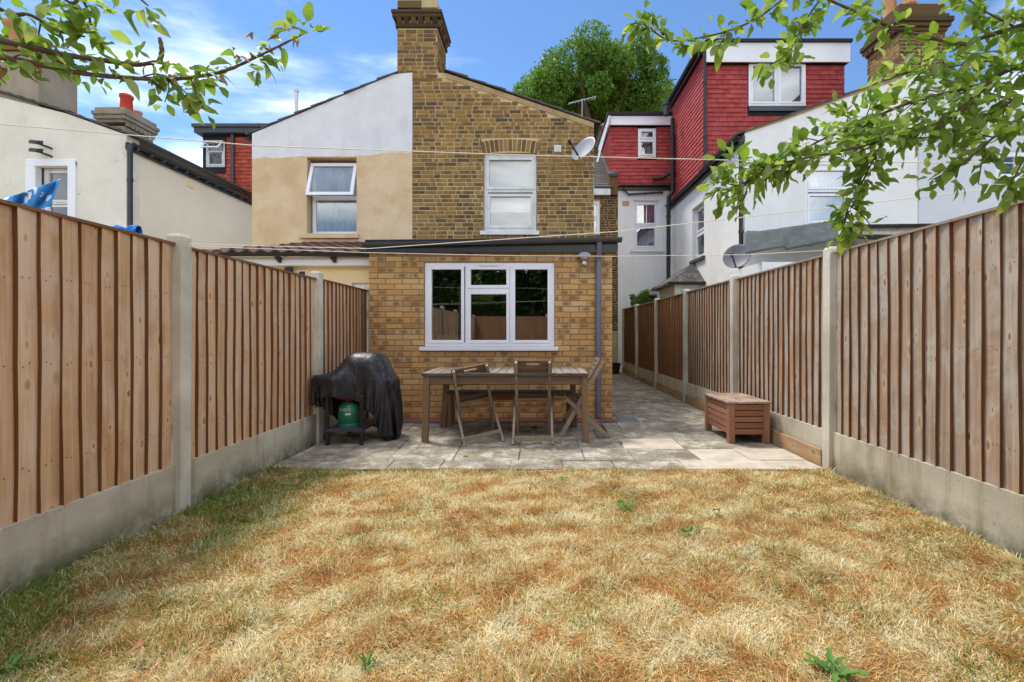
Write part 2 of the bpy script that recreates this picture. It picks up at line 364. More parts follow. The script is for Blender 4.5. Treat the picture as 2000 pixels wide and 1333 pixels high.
# ------------------------------------------------------------------ generic builders
def bp_attr(me, vals):
    at = me.attributes.new('bp', 'FLOAT_VECTOR', 'POINT'); at.data.foreach_set('vector', np.array(vals, np.float32).ravel())
def piece_mesh(name, L, H, D, mat, jit=0.002, chamf=0.003, tile=False):
    """brick: front face chamfered; local x along the wall, z up, -y outwards. tile: thicker at its lower edge."""
    j = lambda: random.uniform(-jit, jit)
    a, h = L / 2, H / 2
    if tile:
        q = [(-a + j(), 0, -h), (a + j(), 0, -h), (a, 0, h), (-a, 0, h), (-a + j(), -D + j() * .5, -h + j()), (a + j(), -D + j() * .5, -h + j()), (a, -D * .3, h), (-a, -D * .3, h)]
        f = [(4, 5, 6, 7), (0, 1, 5, 4), (1, 2, 6, 5), (3, 0, 4, 7), (2, 3, 7, 6)]
    else:
        c = chamf
        q = [(-a, 0, -h), (a, 0, -h), (a, 0, h), (-a, 0, h)]
        q += [(sx * a + j(), -D + c + j() * .4, sz * h + j()) for sx, sz in ((-1, -1), (1, -1), (1, 1), (-1, 1))]
        q += [(v[0] - math.copysign(c, v[0]), -D + j() * .4, v[2] - math.copysign(c, v[2])) for v in q[4:8]]
        f = [(8, 9, 10, 11)] + [(4 + i, 4 + (i + 1) % 4, 8 + (i + 1) % 4, 8 + i) for i in range(4)] + [(i, (i + 1) % 4, 4 + (i + 1) % 4, 4 + i) for i in range(4)]
    if mat is None: return q, f
    me = bpy.data.meshes.new(name); me.from_pydata(q, [], f); me.materials.append(mat); bp_attr(me, [(v[0] / a, v[2] / h, 0) for v in q])
    return me
FACE = {'front': 0.0, 'left': -math.pi / 2, 'right': math.pi / 2}
BUDGET = {}
def lay(owner, budget_key, part, M, face, u0, u1, v0, v1, topfn=None, holes=(), pitch=0.075, L=0.215, H=0.065, joint=0.010, bond='stretcher',
        D=0.012, mat=None, tile=False, cap=300, name='brick', rest='brickwork', jit=0.002, skip=None, w=0.0):
    """lays pieces course by course; the first `cap` are objects of their own, the others one joined part"""
    key = (name, round(L, 3), round(H, 3), mat.name); 
    variants = [piece_mesh(name, L, H, D, mat, jit, tile=tile) for _ in range(5)]
    rest_mb = MB(); rest_bp = []; n_rows = int(round((v1 - v0) / pitch)); rz = FACE[face]; rot = Matrix.Rotation(rz, 3, 'Z')
    for r in range(n_rows):
        zc = v0 + (r + 0.5) * pitch; u = u0; k = 0
        if bond == 'stretcher' and r % 2: lens = [L / 2]
        elif bond == 'flemish': lens = [L * random.choice([.3, .48, .62, .8, 1.0])]
        else: lens = []
        segs = []
        while u < u1 - 0.02:
            if lens: ln = lens.pop(0)
            elif bond == 'flemish': ln = L if k % 2 == 0 else L * .48; k += 1
            else: ln = L
            if bond == 'flemish': ln *= random.uniform(.92, 1.06)
            b = min(u + ln, u1); segs.append((u, b)); u = b + joint
        for (a, b) in segs:
            parts = [(a, b)]
            for h in holes:
                if h[2] < zc + H / 2 - .004 and h[3] > zc - H / 2 + .004:
                    nx = []
                    for (p, q) in parts:
                        if q <= h[0] or p >= h[1]: nx.append((p, q)); continue
                        if p < h[0] - .02: nx.append((p, h[0] - joint * .3))
                        if q > h[1] + .02: nx.append((h[1] + joint * .3, q))
                    parts = nx
            for (p, q) in parts:
                if q - p < 0.025: continue
                if topfn and min(topfn(p), topfn(q)) < zc + H / 2: continue
                if skip and skip((p + q) / 2, zc): continue
                c = Vector(M((p + q) / 2, w, zc + random.uniform(-.0015, .0015))); sc = (q - p) / L
                if BUDGET.get(budget_key, 0) < cap:
                    BUDGET[budget_key] = BUDGET.get(budget_key, 0) + 1
                    place(random.choice(variants), name, part, c, (0, 0, rz + (0 if tile else random.uniform(-.004, .004))), (sc, random.uniform(.8, 1.15), 1))
                else:
                    qv, qf = piece_mesh(name, L, H, D, None, jit, tile=tile)
                    rest_mb.add([c + rot @ Vector((x * sc, y, z)) for x, y, z in qv], qf); rest_bp += [(x / L * 2, z / H * 2, 0) for x, y, z in qv]
    if rest_mb.v: o = build(rest_mb, rest, mat, owner, kind='stuff', recalc=False); bp_attr(o.data, rest_bp)

def window(parent, M, u0, u1, v0, v1, lights, w=0.0, fw=0.055, fd=0.06, mat=None, pane_mat=None, sill=None, sill_mat=None, back=None, back_mat=None, back_d=0.12, name='window', sash=True):
    """frame with mullions between the lights; each light (u0,u1,v0,v1) gets a sash and a pane; back = list of (kind,u0,u1,v0,v1,mat)"""
    mat = mat or upvc; pane_mat = pane_mat or glass
    mb = MB()
    us = sorted({u0, u1}); 
    mb.box(u0, u1, w - fd, w, v0, v0 + fw, M); mb.box(u0, u1, w - fd, w, v1 - fw, v1, M)
    mb.box(u0, u0 + fw, w - fd, w, v0 + fw, v1 - fw, M); mb.box(u1 - fw, u1, w - fd, w, v0 + fw, v1 - fw, M)
    seen = set()
    for (a, b, c, d) in lights:
        if a > u0 + fw * 1.2: 
            key = (round(a, 3), round(c, 3))
            if ('u', round(a, 3)) not in seen:
                seen.add(('u', round(a, 3))); mb.box(a - fw * .6, a + .002, w - fd, w - .002, v0 + fw, v1 - fw, M)
        if c > v0 + fw * 1.2:
            mb.box(a, b, w - fd, w - .003, c - fw * .7, c + .002, M)
    fr = build(mb, name, mat, parent, bevel=0.004)
    for (a, b, c, d) in lights:
        if sash:
            s = MB(); t = fw * .75
            s.box(a, b, w - fd * .5, w + .012, c, c + t, M); s.box(a, b, w - fd * .5, w + .012, d - t, d, M)
            s.box(a, a + t, w - fd * .5, w + .012, c + t, d - t, M); s.box(b - t, b, w - fd * .5, w + .012, c + t, d - t, M)
            build(s, 'sash', mat, fr, bevel=0.004); i = t - .006
        else: i = 0.0
        g = MB(); g.box(a + i, b - i, w - fd * .45, w - fd * .35, c + i, d - i, M); build(g, 'pane', pane_mat, fr)
    if sill:
        s = MB(); s.box(sill[0], sill[1], w - fd, w + sill[4], sill[2], sill[3], M); build(s, 'sill', sill_mat or mat, fr, bevel=0.005)
    for (k, a, b, c, d, m) in (back or []):
        if k == 'curtain':
            q = MB(); nw = int((b - a) / .02)
            ph = random.random() * 6
            q.grid(lambda s, t: M(a + (b - a) * s, w - back_d - .014 * math.sin(s * (b - a) * 75 + ph) - .008 * math.sin(s * (b - a) * 31 + 2 * ph), c + (d - c) * t), max(nw * 2, 8), 1)
            build(q, 'curtain', m, fr, smooth=True, recalc=False)
        else:
            q = MB(); q.box(a, b, w - back_d - .01, w - back_d, c, d, M); build(q, 'blind', m, fr)
    return fr
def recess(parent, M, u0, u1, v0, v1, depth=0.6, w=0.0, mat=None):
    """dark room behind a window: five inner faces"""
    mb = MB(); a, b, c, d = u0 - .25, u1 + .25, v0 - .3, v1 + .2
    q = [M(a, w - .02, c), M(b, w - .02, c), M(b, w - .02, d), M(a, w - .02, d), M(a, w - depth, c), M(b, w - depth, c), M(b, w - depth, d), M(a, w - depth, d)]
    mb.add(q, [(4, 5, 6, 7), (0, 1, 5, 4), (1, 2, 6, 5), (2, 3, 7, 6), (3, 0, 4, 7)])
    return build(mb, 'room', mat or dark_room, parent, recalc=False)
def roofslab(parent, pts_front, y0, y1, thick=0.03, courses=9, mat=None, name='roof', over=0.03):
    """slate roof: pts_front = [(x,z) eave, (x,z) ridge]; overlapping courses give the stepped verge"""
    mb = MB(); (xa, za), (xb, zb) = pts_front; d = Vector((xb - xa, 0, zb - za)); n = Vector((-d.z, 0, d.x)).normalized()
    if n.z < 0: n = -n
    for i in range(courses):
        a = Vector((xa, 0, za)) + d * (i / courses - .02); b = Vector((xa, 0, za)) + d * ((i + 1) / courses + .01)
        jy = random.uniform(-.012, .012)
        lo, hi = n * thick, n * 0.006
        q = [a + n * .0, b + n * -.01, b + hi, a + lo]
        mb.hexa([v + Vector((0, y0 - over + jy, 0)) for v in q] + [v + Vector((0, y1, 0)) for v in q])
    return build(mb, name, mat or slate, parent)
def gutter_line(parent, a, b, r=0.055, mat=None, name='gutter', seg=10):
    a, b = Vector(a), Vector(b); mb = MB(); d = (b - a).normalized(); x = d.cross(Vector((0, 0, 1))).normalized()
    n = 8; prof = [(math.cos(math.pi + math.pi * i / n), math.sin(math.pi + math.pi * i / n)) for i in range(n + 1)]
    prof += [(p[0] * .88, p[1] * .88) for p in reversed(prof)]; o = len(mb.v)
    for c in (a, b):
        for p in prof: mb.v.append(c + x * p[0] * r + Vector((0, 0, 1)) * p[1] * r)
    k = len(prof)
    for i in range(k): mb.f.append((i, (i + 1) % k, k + (i + 1) % k, k + i))
    mb.f.append(tuple(range(k))); mb.f.append(tuple(reversed(range(k, 2 * k))))
    L = (b - a).length; m = max(2, int(L / .9))
    for i in range(m + 1):
        c = a + d * (.02 + (L - .04) * i / m); q = []
        for t in (-.018, .018):
            q.append([c + d * t + x * p[0] * r * 1.1 + Vector((0, 0, 1)) * p[1] * r * 1.1 for p in prof[:n + 1]])
        o = len(mb.v); mb.v += q[0] + q[1]
        for i2 in range(n): mb.f.append((o + i2, o + i2 + 1, o + n + 2 + i2, o + n + 1 + i2))
    return build(mb, name, mat or black_plastic, parent, recalc=False, smooth=False)
def pipe(parent, pts, r=0.034, mat=None, name='downpipe', clips=True):
    mb = MB(); mb.tube(pts, r, 12)
    if clips:
        for a, b in zip(pts, pts[1:]):
            a, b = Vector(a), Vector(b)
            if (b - a).length > 1.0:
                k = int((b - a).length / 1.0)
                for i in range(k): c = a.lerp(b, (i + .5) / k); d = (b - a).normalized(); mb.tube([c - d * .025, c + d * .025], r * 1.22, 12)
    return build(mb, name, mat or black_plastic, parent, smooth=False)
def pot(parent, c, r, h, mat, name='chimney_pot'):
    mb = MB(); mb.lathe(c, [(r * 1.05, 0), (r * .95, h * .1), (r * .85, h * .75), (r * 1.0, h * .82), (r * 1.02, h * .95), (r * .85, h), (r * .7, h * .97), (r * .65, h * .5)], 16)
    return build(mb, name, mat, parent, smooth=True)

# ------------------------------------------------------------------ ground
XL, XR = -2.35, 2.49
PATIO_Y = 3.90
def sheet(name, x0, x1, y0, y1, z, mat, n=1, label=None):
    mb = MB(); mb.add([(x0, y0, z), (x1, y0, z), (x1, y1, z), (x0, y1, z)], [(0, 1, 2, 3)])
    o = build(mb, name, mat, recalc=False); o['kind'] = 'structure'; return o
sheet('ground', -300, 300, -200, 400, -0.07, ground_m)
def lawn_mat():
    n = NT('lawn_soil')
    c = n.ramp(n.noise(22, 6, 0.7), [(0.3, S(120, 88, 50)), (0.5, S(178, 140, 84)), (0.7, S(206, 174, 112))])
    c = n.mix(n.rng(n.noise(2.2, 4), .5, .7, 0, .6), c, S(150, 104, 56))
    n.bsdf(c, 1.0, n.noise(60, 5, .7), 0.8, 0.02); return n.m
def hills(x, y): return 0.012 * math.sin(x * 2.1 + .7) * math.sin(y * 1.7) + 0.008 * math.sin(x * 5.3 + y * 3.1)
lm = MB(); lm.grid(lambda s, t: (-2.29 + 4.72 * s, -4.0 + (PATIO_Y + 4.0) * t, -0.012 + hills(-2.29 + 4.72 * s, -4.0 + (PATIO_Y + 4.0) * t)), 60, 90)
lawn = build(lm, 'lawn', lawn_mat(), recalc=False, smooth=True); lawn['kind'] = 'structure'

def slab_mat():
    n = NT('paving_slab'); r = n.rand()
    c = n.ramp(r, [(0, S(140, 131, 114)), (.3, S(160, 150, 132)), (.6, S(134, 125, 109)), (.85, S(164, 154, 136)), (1, S(148, 138, 119))])
    ag = n.vor(70).outputs['Distance']
    c = n.mix(n.rng(ag, .1, .45, .3, 0), c, S(98, 92, 82))
    c = n.mix(n.rng(n.noise(4.5, 8, .75), .49, .60, 0, .8), c, S(204, 196, 180))
    c = n.mix(n.rng(n.noise(3.4, 8, .76, None, .6), .48, .60, 0, .85), c, S(112, 104, 88))
    c = n.mix(n.rng(n.noise(11, 7, .8), .52, .66, 0, .7), c, S(82, 77, 66)); c = n.mix(n.rng(n.noise(150, 3, .7), .55, .7, 0, .5), c, S(78, 74, 66))
    c = n.mix(n.rng(n.noise(60, 4, .8), .56, .72, 0, .5), c, S(216, 212, 200))
    n.bsdf(c, .93, n.noise(90, 5, .7), .6, .006, 0, .2); return n.m
slab_m = slab_mat()
def slab_mat2():
    n = NT('pale_paving_slab')
    c = n.mix(n.rng(n.noise(5, 6, .65), .35, .65), S(176, 164, 146), S(206, 196, 178))
    c = n.mix(n.rng(n.noise(40, 5, .7), .5, .75, 0, .5), c, S(142, 130, 112))
    n.bsdf(c, .9, n.noise(70, 5, .7), .5, .005, 0, .2); return n.m
slab_pale = slab_mat2()
pm = MB(); pm.box(-2.29, 2.44, PATIO_Y - .005, 14.0, -0.06, -0.016)
patio = build(pm, 'patio', soil); patio['kind'] = 'structure'
def slab(x0, x1, y0, y1, mat):
    j = lambda s=.004: random.uniform(-s, s)
    g = .003; x0 += g; x1 -= g; y0 += g; y1 -= g; c = .006
    z = j(.002); t = [(x0 + j(), y0 + j()), (x1 + j(), y0 + j()), (x1 + j(), y1 + j()), (x0 + j(), y1 + j())]
    zz = [z + j(.002) for _ in t]
    ins = [(1, 1), (-1, 1), (-1, -1), (1, -1)]
    mb = MB()
    q = [(a, b, -.05) for a, b in t] + [(a, b, h - c * .7) for (a, b), h in zip(t, zz)] + [(a + sx * c, b + sy * c, h) for (a, b), h, (sx, sy) in zip(t, zz, ins)]
    mb.add(q, [(8, 9, 10, 11)] + [(4 + i, 4 + (i + 1) % 4, 8 + (i + 1) % 4, 8 + i) for i in range(4)] + [(i, (i + 1) % 4, 4 + (i + 1) % 4, 4 + i) for i in range(4)])
    o = build(mb, 'paving_slab', mat, patio, recalc=False); return o
ys = [PATIO_Y, 4.17, 4.58, 5.03, 5.48, 5.86]
for r, (a, b) in enumerate(zip(ys, ys[1:])):
    x = -2.29 - random.uniform(.1, .4)
    while x < 2.43:
        w = random.choice([.45, .6, .6, .75]); x1 = min(x + w, 2.43)
        if 2.43 - x1 < .2: x1 = 2.43
        if x1 > -2.25: slab(max(x, -2.285), x1, a, b, slab_pale if (r < 2 and x1 > 1.7) or (r == 2 and 1.2 < x1 < 2.0) else slab_m)
        x = x1
y = 5.86
while y < 13.9:
    h = random.choice([.45, .6, .6]); y1 = min(y + h, 13.95)
    split = random.choice([[1.04, 1.64, 2.43], [1.04, 1.36, 1.94, 2.43], [1.04, 1.8, 2.43]])
    for a, b in zip(split, split[1:]): slab(a, b, y, y1, slab_m)
    y = y1

# drainage channel, red tile strip and inspection cover along the wall
dm = MB()
t = thing('drain_channel', (-.6, 5.93, 0), 'grey slotted drainage channel along the foot of the yellow brick wall', 'drain')
b_ = MB(); b_.box(-2.2, 1.18, 5.90, 6.02, -.03, -.008); build(b_, 'channel', black_plastic, t)
g_ = MB(); g_.box(-2.2, 1.18, 5.895, 5.912, -.02, .006); g_.box(-2.2, 1.18, 6.008, 6.025, -.02, .006)
x = -2.2
while x < 1.17: g_.box(x, x + .011, 5.912, 6.008, -.006, .004); x += .024
build(g_, 'grating', grey_plastic, t)
red_floor = simple('red_quarry_tile', S(140, 66, 54), S(160, 84, 68), 6, .8, .2, 40, dirt=S(120, 104, 90))
t = thing('red_tile_strip', (.2, 6.1, 0), 'strip of red quarry tiles between the drain and the brick wall', 'tile strip')
x = -2.2
while x < 1.0:
    q = MB(); q.box(x, x + .147, 6.03, 6.176, -.02, .003 + random.uniform(0, .002)); build(q, 'tile', red_floor, t, bevel=.003); x += .152
t = thing('inspection_cover', (1.2, 5.95, 0), 'grey metal drain cover beside the corner of the brick extension', 'drain cover')
q = MB(); q.box(1.03, 1.32, 5.87, 6.3, -.02, .006); q.box(1.06, 1.29, 5.9, 6.27, .006, .01); build(q, 'lid', steel, t, bevel=.003)
q = MB(); q.box(1.01, 1.34, 5.85, 6.32, -.03, .002); build(q, 'rim', concrete, t)

# ------------------------------------------------------------------ fences
def post_mesh(h, w=.095, d=.092):
    mb = MB(); c = .012; a, b = w / 2, d / 2
    mb.hexa([(-a, -b, -.1), (a, -b, -.1), (a, b, -.1), (-a, b, -.1), (-a, -b, h - .02), (a, -b, h - .02), (a, b, h - .02), (-a, b, h - .02)])
    mb.hexa([(-a, -b, h - .02), (a, -b, h - .02), (a, b, h - .02), (-a, b, h - .02), (-a + c, -b + c, h), (a - c, -b + c, h), (a - c, b - c, h), (-a + c, b - c, h)])
    return mb
def board_mesh(L, side, mat, W_=.118, name='board'):
    """feather-edge board: thick edge towards the lawn (local -y), tapering to a thin edge; side=+1 faces +X"""
    mb = MB(); th, tn = .023, .004; n = 6; ph = random.uniform(0, 6)
    o = 0
    for i in range(n + 1):
        z = L * i / n; s = .0022 * math.sin(ph + i * 1.7); bow = .002 * math.sin(ph * 2 + i)
        for y, x in ((s, 0), (W_ + s * .5, 0), (W_ + s * .5, tn), (s, th)): mb.v.append(Vector((side * (x + bow), y, z)))
    for i in range(n):
        for k in range(4): a = i * 4 + k; b = i * 4 + (k + 1) % 4; mb.f.append((a, b, b + 4, a + 4))
    mb.f += [(0, 1, 2, 3), (n * 4 + 3, n * 4 + 2, n * 4 + 1, n * 4)]
    nb = len(mb.f)
    for z in (.24, L * .5, L - .31):
        for dy in (.022, .05):
            c = Vector((side * (th - (th - tn) * dy / W_ + .001), dy + random.uniform(-.004, .004), z + random.uniform(-.012, .012))); o = len(mb.v)
            for k in range(6): a = k * math.pi / 3; mb.v.append(c + Vector((side * .002, .0038 * math.cos(a), .0038 * math.sin(a))))
            mb.f.append(tuple(o + k for k in range(6)))
    me = mb.mesh(name); me.materials.append(mat); me.materials.append(nail_m)
    for p in list(me.polygons)[nb:]: p.material_index = 1
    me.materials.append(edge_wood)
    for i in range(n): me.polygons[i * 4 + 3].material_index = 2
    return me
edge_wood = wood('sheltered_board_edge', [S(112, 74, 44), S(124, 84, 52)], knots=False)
nail_m = simple('nail_head', S(70, 62, 56), S(96, 86, 78), 30, .6, 0, 30)
def fence(name, X, side, posts, ztop, zpost, zbot, label, mat_of, timber_from=None):
    t = thing(name, (X, posts[0], 0), label, 'fence')
    bx = X - side * .012
    cache = {}
    pmm = post_mesh(zpost).mesh('post'); pmm.materials.append(concrete_post)
    for i, y in enumerate(posts):
        o = place(pmm, 'post', t, (X - side * .005, y, random.uniform(-.008, .008)), (random.uniform(-.004, .004), random.uniform(-.006, .006), random.uniform(-.02, .02)))
    for i, (ya, yb) in enumerate(zip(posts, posts[1:])):
        y0, y1 = ya + .052, yb - .052; m = mat_of(ya)
        if m.name not in cache: cache[m.name] = [board_mesh(ztop - zbot, side, m) for _ in range(5)]
        nb = int(round((y1 - y0) / .1)); p = (y1 - y0) / nb; dz = random.uniform(-.012, .012)
        for k in range(nb):
            w = (p + .017) / .118 if k < nb - 1 else p / .118
            place(random.choice(cache[m.name]), 'board', t, (bx, y0 + k * p + random.uniform(-.003, .003), zbot + dz + random.uniform(-.008, .004)),
                  (random.uniform(-.004, .004), random.uniform(-.003, .003), side * .025 + random.uniform(-.012, .012)), (1, w, 1))
        q = MB(); q.box(bx - side * .045, bx - side * .004, y0, y1, zbot + .2, zbot + .28); q.box(bx - side * .045, bx - side * .004, y0, y1, ztop - .35, ztop - .27)
        build(q, 'rail', rail_wood, t)
        q = MB(); q.box(bx - side * .02, bx + side * .03, y0, y1, ztop + dz - .004, ztop + dz + .012); build(q, 'capping', rail_wood if side > 0 else grey_wood, t)
        q = MB(); q.box(X - side * .035, X + side * .012, y0 - .02, y1 + .02, -.08, zbot + dz + .015); build(q, 'gravel_board', gravel_conc, t, bevel=.004)
        if timber_from is not None and ya >= timber_from:
            hh = .135 if i % 2 == 0 else .12
            q = MB(); q.box(X + side * .016, X + side * .042, ya + .07, yb - .06, -.02, hh); build(q, 'timber_board', timber, t, bevel=.003)
    return t
lp = [-4.56, -2.67, -.77, 1.13, 3.03, 4.93, 6.44]
rp = [-3.66, -1.77, .13, 2.03, 3.93, 5.84, 7.75, 9.66, 11.55, 13.4]
fence('timber_fence', XL, 1, lp, 1.722, 1.80, .285, 'left-hand brown close-board fence with concrete posts behind the covered barbecue', lambda y: fence_l)
fence('timber_fence', XR, -1, rp, 1.81, 1.87, .295, 'right-hand greyish close-board fence with concrete posts running along the alley', lambda y: fence_r if y < 5 else (fence_far if y > 7 else fence_r), 3.9)

# ------------------------------------------------------------------ yellow brick extension
EY = 6.2; EX0, EX1 = X_(721, EY), X_(1196, EY); EZ = 2.24
t = thing('brick_extension', ((EX0 + EX1) / 2, EY, 0), 'single storey yellow brick kitchen extension with a white three-light window', 'extension')
wu0, wu1, wv0, wv1 = X_(829, EY), X_(1083, EY), Z_(678, EY), Z_(513, EY)
mb = MB(); wall(mb, front(EY), EX0, EX1, -.05, [(EX0, EZ), (EX1, EZ)], -.28, -.003, [(wu0, wu1, wv0, wv1)])
mb.box(EX0 + .008, EX0 + .28, EY + .28, 8.58, -.05, EZ); mb.box(EX1 - .28, EX1 - .008, EY + .28, 8.58, -.05, EZ)
ew = build(mb, 'wall', mortar_new, t)
lay(t, 'ext', ew, front(EY), 'front', EX0 + .004, EX1 - .004, 0.0, EZ - .01, holes=[(wu0 - .004, wu1 + .004, wv0 - .03, wv1 + .004)], mat=ext_brick, L=.213, H=.063, joint=.012, D=.012, w=-.008 - .0005)
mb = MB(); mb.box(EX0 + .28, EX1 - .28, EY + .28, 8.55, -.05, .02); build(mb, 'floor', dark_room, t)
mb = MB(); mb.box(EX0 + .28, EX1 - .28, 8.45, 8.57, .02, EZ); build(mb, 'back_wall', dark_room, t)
mb = MB(); mb.hexa([(EX0 - .02, EY - .1, EZ + .1), (EX1 + .06, EY - .1, EZ + .1), (EX1 + .06, 8.6, EZ + .42), (EX0 - .02, 8.6, EZ + .42),
                    (EX0 - .02, EY - .1, EZ + .135), (EX1 + .06, EY - .1, EZ + .165), (EX1 + .06, 8.6, EZ + .47), (EX0 - .02, 8.6, EZ + .47)])
mb.box(EX0 + .02, EX1 - .02, EY + .02, 8.56, EZ - .02, EZ + .09)
build(mb, 'roof', bitumen, t)
mb = MB(); mb.box(EX0 - .015, EX1 + .05, EY - .085, EY - .02, EZ - .03, EZ + .1); build(mb, 'fascia', black_plastic, t)
gutter_line(t, (EX0 - .03, EY - .14, EZ + .08), (EX1 + .1, EY - .14, EZ + .15), .055, dgrey_plastic)
mb = MB(); mb.box(EX0 + .62, EX1 + .03, 8.55, 8.597, EZ + .46, EZ + .62); build(mb, 'flashing', felt, t)
px = X_(1168, EY)
pipe(t, [(px, EY - .14, EZ + .1), (px, EY - .10, EZ - .02), (px, EY - .055, EZ - .15), (px, EY - .05, .03)], .036, grey_plastic)
a0, a1, a2, a3 = wu0 + .05, X_(910, EY), X_(1000, EY), wu1 - .05
vm = Z_(566, EY)
win = window(t, front(EY), wu0, wu1, wv0, wv1, [(a0, a1 - .025, wv0 + .05, wv1 - .05), (a1 + .02, a2 - .035, wv0 + .05, vm - .02), (a1 + .02, a2 - .035, vm + .02, wv1 - .05), (a2 + .0, a3, wv0 + .05, wv1 - .05)],
             w=-.02, fw=.055, fd=.07, sill=(X_(820, EY), X_(1090, EY), wv0 - .05, wv0 + .0, .07))
q = MB(); q.box(X_(935, EY), X_(975, EY), EY - .012, EY + .01, wv1 - .045, wv1 - .03); build(q, 'trickle_vent', upvc, win)
# room furniture seen through the glass
t2 = thing('pine_chair', (-1.3, 6.9, 0.02), 'light wooden chair back inside the kitchen behind the left pane', 'chair')
q = MB()
for dx in (-.17, .17): q.box(-1.3 + dx - .02, -1.3 + dx + .02, 6.88, 6.92, .02, 1.12)
for z in (.8, .92, 1.04): q.box(-1.47, -1.13, 6.885, 6.915, z, z + .07)
build(q, 'backrest', timber, t2)
q = MB(); q.box(-1.5, -1.1, 6.92, 7.32, .43, .47); build(q, 'seat', timber, t2)
for dx in (-.17, .17):
    q = MB(); q.box(-1.3 + dx - .02, -1.3 + dx + .02, 7.28, 7.32, .02, .43); build(q, 'leg', timber, t2)

# wall lamp with its cable
L0 = P(1140, 505, EY)
t2 = thing('wall_lamp', (L0.x, EY, L0.z), 'white bulkhead lamp with a looped cable at the top right of the brick wall', 'wall lamp')
q = MB(); q.lathe((L0.x, EY - .10, L0.z), [(.055, 0), (.085, .01), (.085, .035), (.06, .055), (.02, .06)], 20); build(q, 'hood', dish_m, t2, smooth=False)
q = MB(); q.lathe((L0.x, EY - .10, L0.z - .045), [(.03, 0), (.055, .015), (.06, .045)], 20); build(q, 'lens', steel, t2, smooth=True)
q = MB(); q.box(L0.x - .025, L0.x + .025, EY - .10, EY + .0, L0.z - .10, L0.z - .045); build(q, 'bracket', steel, t2, bevel=.004)
q = MB(); q.tube([(L0.x - .02 + .11 * s + 0, EY - .012 - .02 * math.sin(math.pi * s), L0.z - .10 - .13 * math.sin(math.pi * s) + .05 * s) for s in [i / 10 for i in range(11)]], .005, 6); build(q, 'cable', dish_m, t2)

# ------------------------------------------------------------------ stock brick house (right half of the pair) and its chimney
HY = 8.6; BX0, BX1 = X_(806, HY), X_(1160, HY)
t = thing('brick_house', ((BX0 + BX1) / 2, HY, 0), 'old stock brick rear wing with a gable, tall chimney stack and arched window', 'house')
rx, rz_ = X_(872, HY), Z_(143, HY); ez = Z_(240, HY)
gt = [(BX0, rz_ + .02), (rx, rz_), (BX1, ez)]
hw = (X_(944, HY), X_(1049, HY), Z_(452, HY), Z_(299, HY))
mb = MB(); tz = wall(mb, front(HY), BX0, BX1, 0, gt, -.3, -.004, [hw])
mb.box(BX1 - .3, BX1 - .005, HY + .3, 14.0, 0, ez - .03)
wl = build(mb, 'wall', mortar_old, t)
arch_z = hw[3]; ac = (hw[0] + hw[1]) / 2
archh = [(hw[0] - .03, hw[1] + .03, arch_z, arch_z + .25)]
lay(t, 'house', wl, front(HY), 'front', BX0 + .004, BX1 - .002, 2.82, 5.95, topfn=lambda u: tz(u) - .06, holes=[hw] + archh, mat=old_brick, bond='flemish', L=.216, joint=.015, H=.060, D=.014, jit=.004, w=-.0105)
# soldier arch over the window: wedge bricks
for k in range(13):
    f = (k + .5) / 13; u = hw[0] - .02 + (hw[1] - hw[0] + .04) * f; rise = .055 * (1 - (2 * f - 1) ** 2) - .0
    lean = (f - .5) * .5
    q = MB(); wd = .033
    q.hexa([front(HY)(u - wd, 0, arch_z + rise - .02), front(HY)(u + wd, 0, arch_z + rise - .02), front(HY)(u + wd, -.02, arch_z + rise - .02), front(HY)(u - wd, -.02, arch_z + rise - .02),
            front(HY)(u - wd * 1.1 + lean * .2, .002, arch_z + rise + .2), front(HY)(u + wd * 1.1 + lean * .2, .002, arch_z + rise + .2), front(HY)(u + wd * 1.1 + lean * .2, -.02, arch_z + rise + .2), front(HY)(u - wd * 1.1 + lean * .2, -.02, arch_z + rise + .2)])
    build(q, 'arch_brick', old_brick, wl, bevel=.004)
wm_ = Z_(372, HY)
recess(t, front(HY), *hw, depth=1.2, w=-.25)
window(t, front(HY), hw[0] + .01, hw[1] - .01, hw[2], hw[3] - .0, [(hw[0] + .05, hw[1] - .05, wm_ + .03, hw[3] - .06), (hw[0] + .07, hw[1] - .07, hw[2] + .07, wm_ - .05)], w=-.06, fw=.07, fd=.08, mat=upvc_old, pane_mat=glass_sky,
       sill=(X_(938, HY), X_(1053, HY), hw[2] - .075, hw[2], .11), back=[('blind', hw[0] + .05, hw[1] - .05, wm_ - .36, hw[3] - .05, blind_m)], back_d=.14)
# roof
roofslab(t, [(BX1 + .06, ez + .0), (rx - .02, rz_ + .045)], HY, 14.0, .035, 8)
mb = MB(); mb.hexa([(rx, HY - .008, rz_ - .1), (BX1, HY - .008, ez - .1), (BX1, HY + .05, ez - .1), (rx, HY + .05, rz_ - .1), (rx, HY - .008, rz_ - .005), (BX1, HY - .008, ez - .005), (BX1, HY + .05, ez - .005), (rx, HY + .05, rz_ - .005)])
build(mb, 'verge_mortar', flaunch, t)
gutter_line(t, (BX1 + .09, HY - .02, ez - .03), (BX1 + .09, 14, ez - .03), .055, black_plastic)
